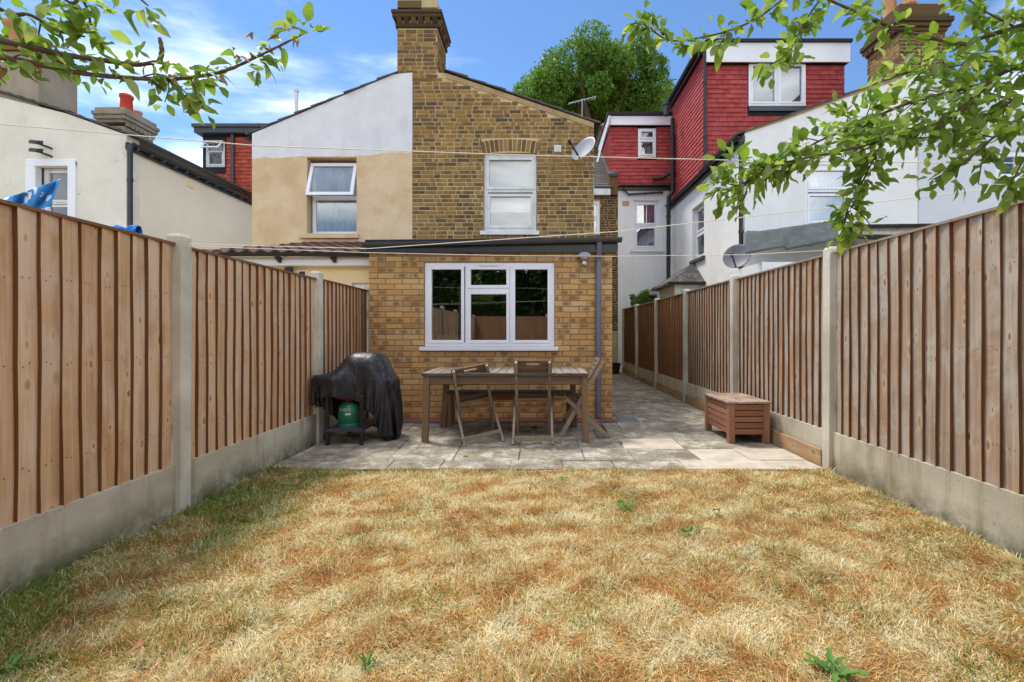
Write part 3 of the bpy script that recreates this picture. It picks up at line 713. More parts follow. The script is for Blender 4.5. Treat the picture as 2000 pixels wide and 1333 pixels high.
# chimney
cx0, cx1 = X_(776, HY), X_(855, HY); cy0, cy1 = HY, 9.36; czb = Z_(150, HY) - .2; czt = Z_(55, HY)
mb = MB(); mb.box(cx0 + .005, cx1 - .005, cy0 + .005, cy1, czb, Z_(0, HY))
ch = build(mb, 'chimney', mortar_old, t)
lay(t, 'house', ch, front(HY), 'front', cx0, cx1, czb + .1, czt, mat=old_brick, bond='flemish', L=.216, joint=.015, H=.060, D=.014, jit=.004, cap=300, w=-.0115, rest='chimney_brickwork')
lay(t, 'house', ch, rightf(cx1), 'right', cy0 + .005, cy1, czb + .1, czt, mat=old_brick, bond='flemish', L=.216, joint=.015, H=.060, D=.014, jit=.004, w=-.0115, rest='chimney_brickwork')
mb = MB()
for k, (z, o, h) in enumerate([(czt, .03, .07), (czt + .16, .075, .075), (czt + .235, .09, .06)]): mb.box(cx0 - o, cx1 + o, cy0 - o, cy1 + o, z, z + h)
n_ = 6
for i in range(n_):
    u = cx0 - .02 + (cx1 - cx0 + .04) * (i + .5) / n_
    mb.hexa([(u - .045, cy0 - .03, czt + .07), (u + .045, cy0 - .03, czt + .07), (u + .045, cy0 + .02, czt + .07), (u - .045, cy0 + .02, czt + .07), (u - .05, cy0 - .075, czt + .16), (u + .05, cy0 - .075, czt + .16), (u + .05, cy0 + .02, czt + .16), (u - .05, cy0 + .02, czt + .16)])
for i in range(6):
    v = cy0 - .02 + (cy1 - cy0 + .04) * (i + .5) / 6
    mb.hexa([(cx1 - .02, v - .045, czt + .07), (cx1 + .03, v - .045, czt + .07), (cx1 + .03, v + .045, czt + .07), (cx1 - .02, v + .045, czt + .07), (cx1 - .02, v - .05, czt + .16), (cx1 + .075, v - .05, czt + .16), (cx1 + .075, v + .05, czt + .16), (cx1 - .02, v + .05, czt + .16)])
build(mb, 'corbel', dark_brick, ch, bevel=.008)
mb = MB(); mb.box(cx0 + .0, cx1 - .3, cy0 + .0, cy0 + .3, czt + .295, czt + .52); mb.box(cx0 + .0, cx1 - .0, cy0, cy1, czt + .295, czt + .39); build(mb, 'cap', dark_brick, ch, bevel=.012)
mb = MB(); mb.lathe((cx1 - .16, cy0 + .25, czt + .39), [(.2, 0), (.13, .08), (.11, .1)], 14); build(mb, 'flaunching', flaunch, ch)
pot(ch, (cx1 - .16, cy0 + .25, czt + .44), .115, .5, terracotta)
# main block of the brick house at the far end of the alley
MY = 14.0; MX1 = X_(1207, MY)
mw = (X_(1150, MY), X_(1172, MY), Z_(458, MY), Z_(392, MY))
mb = MB(); wall(mb, front(MY), BX0 - .0, MX1 - .01, 0, [(BX0, 5.45), (MX1, 5.45)], -.3, -.01, [mw]); mw_ = build(mb, 'main_wall', mortar_old, t)
lay(t, 'far', mw_, front(MY), 'front', BX1 - .05, MX1 - .01, 1.2, 5.42, holes=[mw], mat=dark_brick, bond='flemish', L=.216, joint=.015, H=.060, D=.012, jit=.004, cap=0, w=-.0105, rest='main_brickwork')
recess(t, front(MY), *mw, depth=.8, w=-.25)
window(t, front(MY), mw[0], mw[1], mw[2], mw[3], [(mw[0] + .05, mw[1] - .05, (mw[2] + mw[3]) / 2 + .02, mw[3] - .05), (mw[0] + .05, mw[1] - .05, mw[2] + .05, (mw[2] + mw[3]) / 2 - .03)], w=-.05, fw=.06, pane_mat=glass_sky,
       back=[('blind', mw[0], mw[1], mw[2] + .5, mw[3], blind_m)])
mb = MB()
for i in range(22):   # main roof courses
    f0, f1 = i / 22, (i + 1.15) / 22; ya, yb = MY - .15 + 3.6 * f0, MY - .15 + 3.6 * f1; za, zb = 5.5 + 2.6 * f0, 5.5 + 2.6 * f1
    mb.hexa([(BX0, ya, za), (MX1 - .15, ya, za), (MX1 - .15, yb, zb), (BX0, yb, zb), (BX0, ya, za + .035), (MX1 - .15, ya, za + .035), (MX1 - .15, yb, zb + .01), (BX0, yb, zb + .01)])
build(mb, 'main_roof', slate, t)
mb = MB(); mb.box(BX1 - .1, MX1 - .25, MY - .16, MY - .03, 5.28, 5.46); build(mb, 'fascia', upvc_old, t)
mb = MB(); mb.hexa([(MX1 - .28, MY - .1, 5.3), (MX1 - .02, MY - .1, 5.3), (MX1 - .02, MY + 3.5, 5.3), (MX1 - .28, MY + 3.5, 5.3), (MX1 - .28, MY - .1, 5.85), (MX1 - .02, MY - .1, 5.85), (MX1 - .02, MY + 3.5, 8.4), (MX1 - .28, MY + 3.5, 8.4)])
build(mb, 'parapet', dark_brick, t)
mb = MB(); mb.hexa([(MX1 - .32, MY - .14, 5.85), (MX1 + .0, MY - .14, 5.85), (MX1 + .0, MY + 3.5, 8.4), (MX1 - .32, MY + 3.5, 8.4), (MX1 - .32, MY - .14, 5.93), (MX1 + .0, MY - .14, 5.93), (MX1 + .0, MY + 3.5, 8.48), (MX1 - .32, MY + 3.5, 8.48)])
build(mb, 'coping', felt, t)
c0 = P(1195, 300, 17.0)
mb = MB(); mb.box(c0.x - .9, c0.x + .5, 16.9, 17.7, 6.9, Z_(262, 17.0)); rs = build(mb, 'ridge_stack', dark_brick, t, bevel=.01)
pot(rs, (X_(1166, 17.2), 17.2, Z_(262, 17.0) - .02), .16, .42, red_pot); pot(rs, (X_(1182, 17.2), 17.2, Z_(262, 17.0) - .02), .17, .45, terracotta)

# fittings on the brick gable
c = P(1089, 292, HY); t2 = thing('wall_vent', c, 'small cream square vent beside the arched window on the stock brick gable', 'vent')
q = MB(); q.box(c.x - .065, c.x + .065, HY - .035, HY - .002, c.z - .065, c.z + .065); build(q, 'plate', upvc_old, t2, bevel=.006)
q = MB()
for i in range(5): q.box(c.x - .05, c.x + .05, HY - .042, HY - .034, c.z - .052 + i * .024, c.z - .042 + i * .024)
build(q, 'louvre', upvc_old, t2)
def dish(c, aim, r, mat, label, wallpt, arm_len=.42):
    t = thing('satellite_dish', c, label, 'satellite dish'); c = Vector(c); aim = Vector(aim).normalized()
    prof = [(0.001, 0), (r * .3, r * .012), (r * .6, r * .06), (r * .85, r * .14), (r, r * .21), (r * 1.015, r * .20), (r * .99, r * .17), (r * .6, r * .03), (.001, -.012)]
    q = MB(); q.lathe(c, prof, 32, aim); build(q, 'reflector', mat, t, smooth=True)
    down = (Vector((0, 0, -1)) - aim * Vector((0, 0, -1)).dot(aim)).normalized()
    e = c + aim * arm_len + down * r * .55
    q = MB(); q.beam(c + down * r * .9 + aim * r * .12, e, .02, .03); build(q, 'arm', black_plastic, t)
    q = MB(); q.lathe(e, [(.02, 0), (.028, .03), (.028, .07), (.018, .10)], 12, -(aim * .9 + down * -.35)); build(q, 'receiver', black_plastic, t)
    q = MB(); w = Vector(wallpt); m = c - aim * .09
    q.lathe(c - aim * .08, [(.06, 0), (.06, .06)], 12, aim); q.tube([m, m * .5 + w * .5 + Vector((0, 0, -.02)), w], .019, 8); build(q, 'mount', black_plastic if mat is dish_dark else dish_m, t)
    q = MB(); q.tube([m, m + Vector((0, .0, -.2)), w + Vector((0, -.02, -.35)), w + Vector((.01, -.01, -.9))], .006, 6); build(q, 'cable', dish_m, t)
    return t
dish(P(1142, 294, HY - .35), (-.62, -.62, .45), .25, dish_m, 'pale grey satellite dish on the corner of the stock brick gable', (BX1 - .02, HY - .01, Z_(306, HY)))

# ------------------------------------------------------------------ cream and white rendered house (left half of the pair)
CX0 = X_(493, HY)
def cream_two():
    n = NT('two_tone_render'); z = n.n('ShaderNodeSeparateXYZ'); n.l(n.pos(), z.inputs[0])
    edge = n.math('ADD', z.outputs[2], n.math('MULTIPLY', n.math('SUBTRACT', n.noise(2.5, 4), .5), .12))
    edge = n.math('SUBTRACT', edge, n.math('MULTIPLY', n.math('ADD', z.outputs[0], 5.3), .035))
    f = n.rng(edge, Z_(310, HY) - .008, Z_(310, HY) + .008)
    cr_ = n.mix(n.rng(n.noise(1.7, 6, .65), .38, .62), S(206, 176, 136), S(222, 198, 162))
    cr_ = n.mix(n.rng(n.noise(4, 5, .7), .55, .72, 0, .45), cr_, S(190, 156, 112))
    wh = n.mix(n.rng(n.noise(2.2, 6, .7), .35, .7), S(216, 216, 219), S(229, 229, 231))
    wh = n.mix(n.rng(n.noise(3, 6, .7, n.pos((1, 1, .3))), .56, .72, 0, .5), wh, S(190, 190, 190))
    n.bsdf(n.mix(f, cr_, wh), .92, n.noise(55, 5, .7), .35, .006); return n.m
two_tone = cream_two()
t = thing('rendered_house', ((CX0 + BX0) / 2, HY, 0), 'rendered rear wing painted white above and cream below with a tilted open window', 'house')
lz = Z_(262, HY); tz_l = Z_(146, HY)
top = [(CX0, lz), (X_(770, HY), tz_l), (BX0 - .004, tz_l + .03)]
cw = (X_(600, HY), X_(697, HY), Z_(458, HY), Z_(308, HY))
mb = MB(); wall(mb, front(HY), CX0, BX0 - .004, 0, top, -.3, .012, [cw]); build(mb, 'wall', two_tone, t)
mb = MB(); mb.box(CX0 + .002, CX0 + .3, HY + .3, 14, 0, lz - .03); build(mb, 'side_wall', white_render, t)
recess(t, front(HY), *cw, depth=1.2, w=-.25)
vm = Z_(384, HY)
fr = window(t, front(HY), cw[0] + .03, cw[1] - .0, cw[2] + .02, cw[3] - .05, [(cw[0] + .08, cw[1] - .05, cw[2] + .07, vm - .03)], w=-.14, fw=.06, fd=.08, pane_mat=glass_sky, sash=False,
            sill=(X_(588, HY), X_(702, HY), cw[2] - .085, cw[2] - .0, .22), sill_mat=two_tone,
            back=[('curtain', cw[0] + .04, cw[1] - .02, cw[2] + .04, cw[3] - .08, net)], back_d=.09)
q = MB(); q.box(cw[0] + .09, cw[1] - .06, HY + .14, HY + .2, vm - .03, vm + .04); build(q, 'transom', upvc, fr)
# open top-hung sash, pushed outwards at its foot
a, b = cw[0] + .03, cw[1] - .02; zt, zb = cw[3] - .08, vm - .0; yo, yi = HY + .0, HY + .14
def tilt(u, w, v): f = (zt - v) / (zt - zb); return (u - .02 * f, yi - .02 + (-.17) * f - w, v)
s = MB(); k = .06
s.box(a, b, 0, .05, zb, zb + k, tilt); s.box(a, b, 0, .05, zt - k, zt, tilt); s.box(a, a + k, 0, .05, zb + k, zt - k, tilt); s.box(b - k, b, 0, .05, zb + k, zt - k, tilt)
build(s, 'open_sash', upvc, fr, bevel=.004)
s = MB(); s.box(a + k - .004, b - k + .004, .02, .026, zb + k - .004, zt - k + .004, tilt); build(s, 'pane', glass_sky, fr)
roofslab(t, [(CX0 - .06, lz + .0), (X_(775, HY), tz_l + .03)], HY, 14, .035, 9)
q = MB(); q.tube([P(579, 180, 11.5) + Vector((0, 0, -.8)), P(579, 180, 11.5)], .045, 10); q.tube([P(579, 180, 11.5), P(579, 178, 11.5) + Vector((0, 0, .03))], .06, 10); build(q, 'flue_pipe', upvc_old, t)
gutter_line(t, (CX0 - .1, HY - .02, lz - .05), (CX0 - .1, 14, lz - .05), .055, black_plastic)
mb = MB(); wall(mb, front(MY), -7.09, BX0 - .01, 0, [(-7.09, 5.45), (BX0, 5.45)], -.3, 0, []); build(mb, 'main_wall', white_render, t)
mb = MB(); mb.hexa([(-7.09, MY - .15, 5.45), (BX0 - .01, MY - .15, 5.45), (BX0 - .01, MY + 3.5, 8.0), (-7.09, MY + 3.5, 8.0), (-7.09, MY - .15, 5.5), (BX0 - .01, MY - .15, 5.5), (BX0 - .01, MY + 3.5, 8.05), (-7.09, MY + 3.5, 8.05)]); build(mb, 'main_roof', slate, t)

# its cream extension with the pantiled lean-to roof
NY = 6.62; nx0, nx1 = X_(452, NY), EX0 - .03
t = thing('cream_extension', ((nx0 + nx1) / 2, NY, 0), 'low cream extension with a brown pantile roof left of the brick extension', 'extension')
nw = (X_(687, NY), X_(726, NY), .9, Z_(553, NY))
mb = MB(); wall(mb, front(NY), nx0, nx1, -.05, [(nx0, 2.2), (nx1, 2.2)], -.25, 0, [nw]); mb.box(nx0, nx0 + .25, NY + .25, 8.58, -.05, 2.2); build(mb, 'wall', cream_ext, t)
recess(t, front(NY), *nw, depth=.8, w=-.2)
window(t, front(NY), nw[0], nw[1] - .002, nw[2], nw[3], [(nw[0] + .05, nw[1] - .05, nw[2] + .05, nw[3] - .05)], w=-.06, fw=.06, back=[('blind', nw[0], nw[1], nw[2], nw[3], blind_m)])
mb = MB(); mb.box(nx0 - .06, nx1, NY - .16, NY - .135, Z_(519, NY - .15), Z_(503, NY - .15)); mb.box(nx0 - .06, nx1, NY - .135, NY - .001, Z_(519, NY - .15), Z_(519, NY - .15) + .02); build(mb, 'fascia', upvc, t)
def pan(s, tt):
    # hipped lean-to, waves run up the slope, courses step
    return None
mb = MB(); xa, xb = X_(393, NY - .2), nx1 - .005; y0, y1 = NY - .24, 8.55; z0, z1 = 2.25, 2.80; rows = 7
for r in range(rows):
    f0, f1 = r / rows, (r + 1.08) / rows; x = xa + .25 * f0 * 2.2
    while x < xb - .02:
        x2 = min(x + .2, xb); o = len(mb.v); nseg = 6
        for f, lift in ((f0, .03), (f1, .004)):
            for i in range(nseg + 1):
                u = x + (x2 - x) * i / nseg; h = .022 * math.sin((u - xa) / .2 * 2 * math.pi)
                mb.v.append(Vector((u, y0 + (y1 - y0) * f, z0 + (z1 - z0) * f + h + lift)))
        for i in range(nseg + 1):
            v = mb.v[o + i]; mb.v.append(Vector((v.x, v.y + .004, v.z - .03)))
        for i in range(nseg):
            mb.f.append((o + i, o + i + 1, o + nseg + 2 + i, o + nseg + 1 + i)); mb.f.append((o + 2 * nseg + 2 + i, o + 2 * nseg + 3 + i, o + i + 1, o + i))
        x = x2
build(mb, 'pantiles', pantile_m, t, recalc=False, kind='stuff')
mb = MB(); mb.hexa([(xa + .03, y0 + .02, z0 - .03), (xb, y0 + .02, z0 - .03), (xb, y1, z1 - .03), (xa + .5, y1, z1 - .03), (xa + .03, y0 + .02, z0 - .01), (xb, y0 + .02, z0 - .01), (xb, y1, z1 - .01), (xa + .5, y1, z1 - .01)]); build(mb, 'roof_deck', bitumen, t)
gutter_line(t, (xa + .02, y0 - .02, z0 - .005), (xb, y0 - .02, z0 - .005), .05, black_plastic)
for px in (548, 655):
    c = P(px, 507, NY - .16); q = MB(); q.hexa([(c.x - .015, c.y - .04, c.z - .05), (c.x + .015, c.y - .04, c.z - .05), (c.x + .015, c.y + .02, c.z - .05), (c.x - .015, c.y + .02, c.z - .05), (c.x - .06, c.y - .06, c.z + .03), (c.x + .02, c.y - .06, c.z + .03), (c.x + .02, c.y + .02, c.z + .03), (c.x - .06, c.y + .02, c.z + .03)]); build(q, 'gutter_bracket', black_plastic, t)
c = P(570, 530, NY); t2 = thing('flood_light', (c.x, NY, c.z), 'small black floodlight under the white fascia of the cream extension', 'floodlight')
q = MB(); q.box(c.x - .02, c.x + .02, NY - .07, NY, c.z - .06, c.z + .0); build(q, 'bracket', black_plastic, t2)
q = MB(); q.hexa([(c.x - .05, NY - .13, c.z - .06), (c.x + .05, NY - .13, c.z - .06), (c.x + .05, NY - .06, c.z - .03), (c.x - .05, NY - .06, c.z - .03), (c.x - .05, NY - .11, c.z + .03), (c.x + .05, NY - .11, c.z + .03), (c.x + .05, NY - .05, c.z + .05), (c.x - .05, NY - .05, c.z + .05)]); build(q, 'lamp_head', black_plastic, t2, bevel=.005)
q = MB(); q.lathe((c.x - .01, NY - .09, c.z - .10), [(.012, 0), (.025, .015), (.025, .035), (.012, .045)], 12); build(q, 'sensor', black_plastic, t2)
c = P(592, 537, NY); t2 = thing('wall_vent', (c.x, NY, c.z), 'white framed square air vent on the cream extension next to the floodlight', 'vent')
q = MB(); 
for a in ((-.06, .06, .045, .06), (-.06, .06, -.06, -.045), (-.06, -.045, -.045, .045), (.045, .06, -.045, .045)): q.box(c.x + a[0], c.x + a[1], NY - .03, NY - .001, c.z + a[2], c.z + a[3])
build(q, 'frame', upvc, t2)
q = MB()
for i in range(6): q.box(c.x - .045, c.x + .045, NY - .022, NY - .012, c.z - .043 + i * .015, c.z - .034 + i * .015)
q.box(c.x - .045, c.x + .045, NY - .01, NY - .002, c.z - .045, c.z + .045); build(q, 'louvre', dgrey_plastic, t2)

# ------------------------------------------------------------------ roughcast house on the left
LY = 9.3; LX1 = X_(247, LY); LX0 = -11.6
def roughcast():
    n = NT('cracked_roughcast')
    c = n.mix(n.rng(n.noise(1.2, 6, .65), .35, .65), S(222, 216, 200), S(234, 230, 216))
    dv = n.n('ShaderNodeVectorMath', operation='MULTIPLY_ADD'); nz = n.n('ShaderNodeTexNoise'); nz.inputs['Scale'].default_value = 2.2; nz.inputs['Detail'].default_value = 6; n.l(n.pos(), nz.inputs['Vector']); n.l(nz.outputs['Color'], dv.inputs[0]); dv.inputs[1].default_value = (.9, .9, .9); n.l(n.pos(), dv.inputs[2])
    cr_ = n.vor(.9, dv.outputs[0], 'DISTANCE_TO_EDGE').outputs['Distance']
    mask = n.math('MULTIPLY', n.rng(cr_, 0.0, .010, .5, 0), n.rng(n.noise(.9, 3), .48, .56))
    c = n.mix(mask, c, S(150, 140, 120))
    c = n.mix(n.rng(n.noise(2.2, 6, .7, n.pos((1, 1, .3))), .55, .75, 0, .5), c, S(196, 186, 160))
    n.bsdf(c, .95, n.noise(40, 5, .7), .5, .01); return n.m
t = thing('roughcast_house', (LX1, LY, 0), 'cracked off-white roughcast house on the far left with a cream side wall', 'house')
lw = (X_(62, LY), X_(140, LY), Z_(455, LY), Z_(318, LY))
top = [(LX0, Z_(190, LY) + .3), (X_(0, LY), Z_(190, LY)), (X_(130, LY), Z_(222, LY)), (LX1, Z_(264, LY))]
mb = MB(); wall(mb, front(LY), LX0, LX1, 0, top, -.3, 0, [lw]); build(mb, 'wall', roughcast(), t)
le = Z_(283, LY)
mb = MB(); mb.box(LX1 - .3, LX1 - .004, LY + .3, MY, 0, le); build(mb, 'side_wall', cream_side, t)
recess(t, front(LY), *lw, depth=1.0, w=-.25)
vm = Z_(395, LY)
fr = window(t, front(LY), lw[0] + .12, lw[1] - .05, lw[2], lw[3] - .07, [(lw[0] + .18, lw[1] - .11, vm + .03, lw[3] - .13), (lw[0] + .18, lw[1] - .11, lw[2] + .06, vm - .03)], w=-.12, fw=.06, mat=upvc_old, pane_mat=glass_sky,
       back=[('curtain', lw[0] + .1, lw[1] - .02, vm - .2, lw[3] - .08, net)])
q = MB(); q.box(lw[0] - .1, lw[0] + .1, LY - .03, LY + .1, lw[2], lw[3] + .02); q.box(lw[1] - .06, lw[1] + .1, LY - .03, LY + .1, lw[2], lw[3] + .02); q.box(lw[0] - .1, lw[1] + .1, LY - .032, LY + .1, lw[3] - .08, lw[3] + .06); build(q, 'surround', upvc, t, bevel=.01)
pts = [(LX1 + .1, Z_(266, LY) + .02), (X_(130, LY), Z_(222, LY) + .03)]
roofslab(t, pts, LY, MY, .04, 5); roofslab(t, [(X_(132, LY), Z_(222, LY) + .03), (LX0, Z_(190, LY) + .34)], LY, MY, .04, 9)
mb = MB(); mb.box(LX1 - .0, LX1 + .06, LY - .03, MY, le - .10, le + .04); build(mb, 'fascia', black_plastic, t)
gutter_line(t, (LX1 + .11, LY - .05, le + .03), (LX1 + .11, MY, le + .03), .06, black_plastic)
yy = LY + .1
while yy < MY: mb = MB(); mb.box(LX1 + .0, LX1 + .14, yy, yy + .05, le - .07, le - .01); yy += .33; build(mb, 'rafter_end', dgrey_plastic, t)
pipe(t, [(LX1 + .12, LY - .02, le), (LX1 + .1, LY - .03, le - .15), (LX1 + .1, LY - .03, .2)], .045)
q = MB(); c = P(372, 362, 10.9); cy_ = -LX1 * F / (1050 - 372); cz = Z_(362, cy_); q.box(LX1 - .004, LX1 + .02, cy_ - .11, cy_ + .11, cz - .06, cz + .06); q.box(LX1 + .02, LX1 + .026, cy_ - .08, cy_ + .08, cz - .03, cz + .03); build(q, 'air_brick', cream_ext, t)
q = MB(); q.box(X_(185, LY - .3), X_(246, LY - .3), LY - .35, LY - .001, Z_(455, LY - .3), Z_(446, LY - .3)); build(q, 'ledge', upvc_old, t)
mb = MB(); c1 = X_(70, LY); mb.box(LX0 + .2, c1, LY + .05, LY + .85, Z_(215, LY), Z_(97, LY)); 
chn = build(mb, 'chimney', cem_chimney, t, bevel=.02)
q = MB(); q.box(LX0 + .15, c1 + .04, LY, LY + .9, Z_(97, LY), Z_(97, LY) + .1); q.box(LX0 + .2, c1, LY + .05, LY + .85, Z_(97, LY) + .1, Z_(84, LY) + .05); build(q, 'cap', dark_brick, chn, bevel=.01)
pot(chn, (X_(27, LY + .4), LY + .4, Z_(92, LY + .4)), .17, .52, terracotta)
# second, far stack of the roughcast house
SY = 12.0; s0, s1 = X_(192, SY), X_(243, SY); sy1 = SY * (243 - 1050) / (300 - 1050)
mb = MB(); mb.box(s0, s1, SY, sy1, 5.4, Z_(246, SY)); ch2 = build(mb, 'rear_chimney', cem_chimney, t, bevel=.02)
q = MB()
for o, za, zb in ((.03, 240, 234), (.07, 234, 226), (.10, 226, 219), (.05, 219, 211)): q.box(s0 - o, s1 + o, SY - o, sy1 + o, Z_(za, SY), Z_(zb, SY))
for i in range(7):
    u = SY + (sy1 - SY) * (i + .5) / 7; q.box(s1, s1 + .06, u - .045, u + .045, Z_(246, SY), Z_(240, SY) - .002)
build(q, 'corbel', cem_chimney, ch2, bevel=.01)
pot(ch2, (X_(247, SY + .3), SY + .3, Z_(212, SY)), .15, .5, red_pot); pot(ch2, (X_(268, SY + .8), SY + .8, Z_(212, SY)), .12, .3, terracotta)
# orange tiled dormer above its main block
DX0, DX1 = X_(397, MY), X_(500, MY)
mb = MB(); wall(mb, front(MY), -12.4, -7.1, 0, [(-12.4, 5.4), (-7.1, 5.4)], -.3, -.0, []); build(mb, 'main_wall', white_render, t)
dw = (X_(402, MY), X_(440, MY), Z_(327, MY), Z_(276, MY))
mb = MB(); wall(mb, front(MY), DX0, -7.1, 4.6, [(DX0, Z_(266, MY)), (-7.1, Z_(266, MY))], -2.5, -.32, []); wall(mb, front(MY), DX0, -7.1, 4.6, [(DX0, Z_(266, MY)), (-7.1, Z_(266, MY))], -.32, .02, [dw])
dm_ = build(mb, 'dormer', bitumen, t)
lay(t, 'ldorm', dm_, front(MY), 'front', DX0, -7.12, 4.7, Z_(266, MY), holes=[(dw[0] - .06, dw[1] + .06, dw[2] - .13, dw[3] + .02)], mat=orange_tile, pitch=.112, L=.165, H=.125, joint=.004, D=.03, tile=True, cap=300, name='hung_tile', rest='hung_tiles', w=.02)
window(t, front(MY), dw[0], dw[1], dw[2], dw[3], [(dw[0] + .05, dw[1] - .05, dw[2] + .05, dw[3] - .3)], w=-.0, fw=.06, pane_mat=glass_sky, back=[('curtain', dw[0], dw[1], dw[2], dw[3], net)])
q = MB(); v_ = lambda u, w, v: (u, MY - .02 - w - (dw[3] - v) * .75, v)
for a in ((dw[0] + .02, dw[1] - .02, dw[3] - .3, dw[3] - .25), (dw[0] + .02, dw[1] - .02, dw[3] - .06, dw[3]), (dw[0] + .02, dw[0] + .08, dw[3] - .25, dw[3] - .06), (dw[1] - .08, dw[1] - .02, dw[3] - .25, dw[3] - .06)): q.box(a[0], a[1], 0, .04, a[2], a[3], v_)
build(q, 'open_vent_sash', upvc, t)
q = MB(); q.box(DX0 - .1, -7.0, MY - .25, MY + 2.5, Z_(266, MY), Z_(256, MY)); q.box(DX0 - .14, -7.0, MY - .3, MY + 2.5, Z_(256, MY), Z_(250, MY)); build(q, 'dormer_roof', dgrey_plastic, t)
pipe(t, [(X_(455, MY - .1), MY - .12, Z_(256, MY)), (X_(455, MY - .1), MY - .12, 4.4)], .05, dgrey_plastic)
# twin spotlights over its window
c = P(92, 300, LY); t2 = thing('spotlight', (c.x, LY, c.z), 'pair of black security spotlights above the window of the roughcast house', 'spotlight')
for dz in (.13, -.03):
    q = MB(); q.hexa([(c.x - .10, LY - .26, c.z + dz - .03), (c.x + .06, LY - .26, c.z + dz - .05), (c.x + .06, LY - .13, c.z + dz - .02), (c.x - .10, LY - .13, c.z + dz), (c.x - .10, LY - .24, c.z + dz + .05), (c.x + .06, LY - .24, c.z + dz + .03), (c.x + .06, LY - .12, c.z + dz + .07), (c.x - .10, LY - .12, c.z + dz + .08)]); build(q, 'lamp_head', black_plastic, t2, bevel=.008)
    q = MB(); q.tube([(c.x, LY - .15, c.z + dz), (c.x + .09, LY - .05, c.z + dz - .03), (c.x + .10, LY, c.z + dz - .04)], .02, 8); build(q, 'bracket', black_plastic, t2)

# ------------------------------------------------------------------ white house on the right with red tile-hung dormers
WY = 9.0; WX0 = 4.03; WX1 = 7.40
t = thing('white_house', ((WX0 + WX1) / 2, WY, 0), 'white painted house on the right with an L-shaped red tile-hung loft dormer', 'house')
ww = (X_(1572, WY), X_(1662, WY), Z_(442, WY), Z_(322, WY))
wt = [(WX0, Z_(256, WY)), (X_(1536, WY), Z_(229, WY)), (X_(1652, WY), Z_(186, WY)), (X_(1760, WY), Z_(150, WY)), (WX1, Z_(140, WY))]
mb = MB(); wall(mb, front(WY), WX0, WX1, 0, wt, -.3, 0, [ww]); build(mb, 'wall', white_brickpaint, t)
we = Z_(268, WY)
swy = (WX0 * F / 325, WX0 * F / 302); sw = (swy[0], swy[1], Z_(505, swy[0]) + .06, Z_(395, swy[0]) + .05)
pb = (12.2, 13.4, .9, 3.0)
mb = MB(); wall(mb, leftf(WX0), WY + .3, MY + .1, 0, [(WY + .3, we), (MY + .1, we)], -.3, 0, [sw]); build(mb, 'side_wall', white_brickpaint, t)
recess(t, leftf(WX0), *sw, depth=1.0, w=-.25); recess(t, front(WY), *ww, depth=1.0, w=-.25)
vm = (sw[2] + sw[3]) / 2
window(t, leftf(WX0), *sw, [(sw[0] + .06, sw[1] - .06, vm + .03, sw[3] - .06), (sw[0] + .06, sw[1] - .06, sw[2] + .06, vm - .03)], w=-.1, fw=.07, pane_mat=glass_sky, sill=(sw[0] - .08, sw[1] + .08, sw[2] - .08, sw[2], .16), sill_mat=felt, back=[('curtain', sw[0], sw[1], sw[2], sw[3], net)])
vm = Z_(374, WY)
window(t, front(WY), *ww, [(ww[0] + .06, ww[1] - .06, vm + .04, ww[3] - .06), (ww[0] + .06, ww[1] - .06, ww[2] + .06, vm - .04)], w=-.02, fw=.07, back=[('curtain', ww[0] + .02, ww[1] - .02, ww[2], ww[3], blue_curtain)], back_d=.1)
roofslab(t, [(WX0 - .1, Z_(262, WY)), (X_(1760, WY), Z_(150, WY) + .03)], WY, 11.1, .035, 9)
q = MB(); 
for (a, za), (b, zb) in zip(wt[:-2], wt[1:-1]): q.hexa([(a, WY - .012, za - .05), (b, WY - .012, zb - .05), (b, WY + .05, zb - .05), (a, WY + .05, za - .05), (a, WY - .012, za + .01), (b, WY - .012, zb + .01), (b, WY + .05, zb + .01), (a, WY + .05, za + .01)])
build(q, 'verge_mortar', flaunch, t)
mb = MB(); mb.box(WX0 - .07, WX0 - .001, WY - .02, MY, we - .1, we + .02); build(mb, 'fascia', black_plastic, t)
gutter_line(t, (WX0 - .12, WY - .05, we + .02), (WX0 - .12, MY - .05, we + .02), .06)
pipe(t, [(WX0 - .12, WY + .02, we), (WX0 - .06, WY + .02, we - .15), (WX0 - .06, WY + .02, .3)], .042)
q = MB(); q.box(WX0 + .72, WX0 + .98, WY - .02, WY + .05, Z_(300, WY) - .05, Z_(300, WY) + .12); build(q, 'air_brick', felt, t)
# outrigger dormer
DY = 11.1; DT = Z_(126, DY); DTop = Z_(84, DY); dx1 = X_(1650, DY); dx0 = X_(1378, DY)
ddw = (X_(1462, DY), X_(1573, DY), Z_(208, DY), Z_(122, DY))
mb = MB(); wall(mb, front(DY), dx0 + .03, dx1, 4.9, [(dx0, DT), (dx1, DT)], -.3, -.03, [ddw]); mb.box(dx0 + .03, dx0 + .3, DY + .05, MY + 1.0, 4.95, DTop - .11); mb.box(dx1 - .3, dx1, DY + .3, MY + 1.0, 4.95, DT)
dmr = build(mb, 'dormer', bitumen, t)
roofline = lambda u: Z_(262, WY) + (u - WX0) * (Z_(150, WY) - Z_(262, WY)) / (X_(1760, WY) - WX0) - .15
lay(t, 'wdorm', dmr, front(DY), 'front', dx0 + .0, dx1, 5.0, DT, holes=[(ddw[0] - .02, ddw[1] + .02, ddw[2] - .13, ddw[3] + .02)], mat=red_tile, pitch=.112, L=.165, H=.125, joint=.004, D=.03, tile=True, name='hung_tile', rest='hung_tiles', w=-.03,
    skip=lambda u, z: z < roofline(u))
